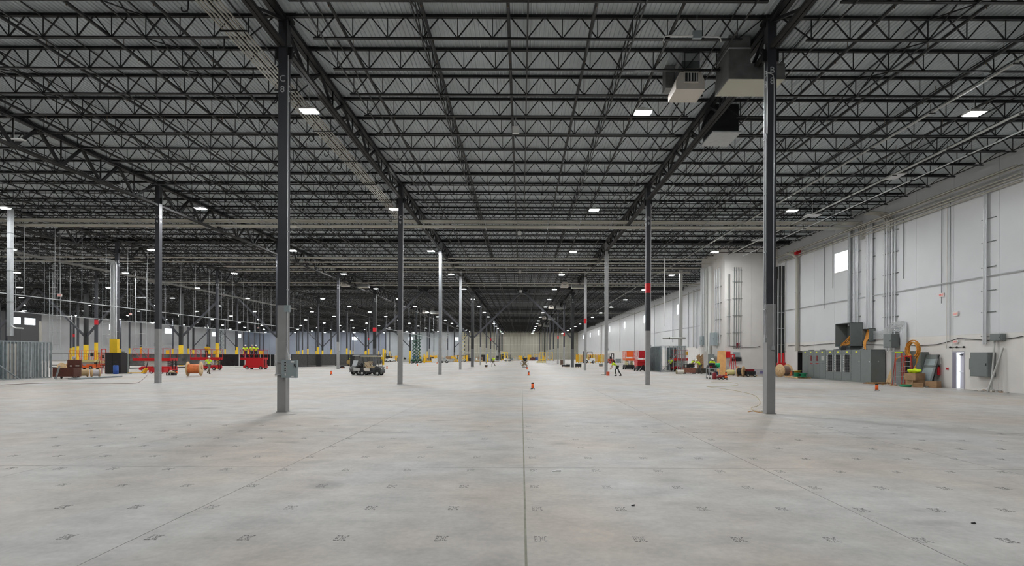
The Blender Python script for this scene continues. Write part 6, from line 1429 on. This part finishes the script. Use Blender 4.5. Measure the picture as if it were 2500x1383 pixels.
crate('wide black bin right of braced column B 12', 1412, 896.5, .95, .6, .6, M_BLACK); crate('grey bin between columns B 11 and B 10', 1467, 894.5, .6, .5, .5, M_BOX); crate('low table crate far right before the wall', 1509, 885, 1.4, 1.05, 1, M_BOXL)
crate('white wrapped stack left of braced column B 12', 1345, 889, 2.0, .7, 1.2, M_WHITE); crate('yellow low pallet load at the far aisle', 1325, 886.5, 3.0, .45, 1.2, M_CREAM2); crate('blue covered load at the far aisle end', 1312, 880.5, 2.0, 1.2, 1.5, M_BLUE)
crate('brown far load at the aisle end left of the blue cover', 1300, 881, 2.0, 1.1, 1.5, M_BROWN); crate('small black case in the middle aisle beyond column C 11', 1187, 898, .42, .35, .3, M_BLACK)
# pale timber walls and racking at the very end of the hall
def far_load(label, x, D, w_, h, m, m2, grp, kind):
    t = thing('far_load', label, 'load', (x, D, 0), 0, grp); MB().bb((-w_/2, -.5, 0), (w_/2, .5, .12)).build('skid', M_WOODD, t)
    if kind == 0:
        MB().bb((-w_/2, -.5, .12), (w_*.1, .5, h)).build('body', m, t); MB().bb((w_*.15, -.45, .12), (w_/2, .45, h*.6)).build('second_body', m2, t)
    elif kind == 1:
        for k in range(4): MB().bb((-w_/2+k*w_/4+.03, -.5, .12), (-w_/2+(k+1)*w_/4-.03, .5, h*(.55+.15*((k*7) % 4)))).build('carton', [m, m2][k % 2], t)
    else:
        MB().bb((-w_/2, -.5, .12), (w_/2, .5, h*.35)).build('base', m, t)
        for x_ in (-w_/2+.06, -.1, w_/2-.06): MB().bb((x_-.05, -.4, h*.35), (x_+.05, .4, h)).build('post', m2, t)
        MB().bb((-w_/2, -.42, h-.1), (w_/2, .42, h)).build('top', m2, t)
PAL = [M_LGREY, M_BOX, M_AMB, M_CARD, M_BLACK, M_WHITE, M_TAN, M_BOXL, M_AMB]
for i in range(16):
    D = 195+random.uniform(-15, 25); q = at(1228+i*7.5, 880, D)
    far_load('distant load before the far wall at the aisle end, %s from the left' % ORD[i+1], q.x, D, random.uniform(1.0, 2.6), random.uniform(.8, 2.4), random.choice(PAL), random.choice(PAL), 'distant loads before the far wall', i % 3)
for i in range(20):
    D = 145+random.uniform(-14, 18); q = at(945+i*14, 880, D)
    far_load('distant load or machine left of the middle aisle, %s from the left' % ORD[min(i+1, 20)], q.x, D, random.uniform(1.2, 2.6), random.uniform(.7, 2.0), random.choice(PAL), random.choice(PAL), 'distant loads left of the aisle', (i+1) % 3)
# J-hooks under the joists left of column line C
hk = None
for k in range(0, 14):
    Y = ROW0+(k-1)*JS; X = -9.75
    t = thing('j_hook', 'small black J-hook under the joists left of line C, %s from the camera' % ORD[k+1], 'hook', (X, Y, ZD-.76), 0, 'J-hooks under the joists')
    MB().path([(0, 0, .02), (0, 0, -.28), (-.03, 0, -.36), (-.13, 0, -.38), (-.19, 0, -.34), (-.2, 0, -.25)], .022, 5).build('hook', M_BLACK, t)

o = MB().bb((-.07, -.02, 0), (.0, .03, .012)).bb((-.01, -.015, 0), (.07, .02, .02)).build('paper_scrap', M_WHITE, None, gp(1361, 1151)); tag(o, 'small white paper scrap on the floor right of the middle joint', 'scrap'); o['kind'] = 'thing'
for px, py, lb in ((1548, 1234, 'small dark chip on the floor right of the middle joint'), (2380, 1271, 'small dark chip on the floor at the lower right')):
    o = MB().bb((-.02, -.012, 0), (.02, .012, .01)).bar((-.02, 0, .008), (.025, .01, .014), .01, .006).build('floor_chip', M_BLACK, None, gp(px, py)); tag(o, lb, 'scrap'); o['kind'] = 'thing'

t = thing('grey_door_panel', 'dark grey sheet leaning behind the plywood at the bump-out corner', 'panel', (20.1, 56.2, 0)); MB().bb((-.1, -.9, .02), (-.05, .9, 2.1)).build('sheet', M_BOX, t)
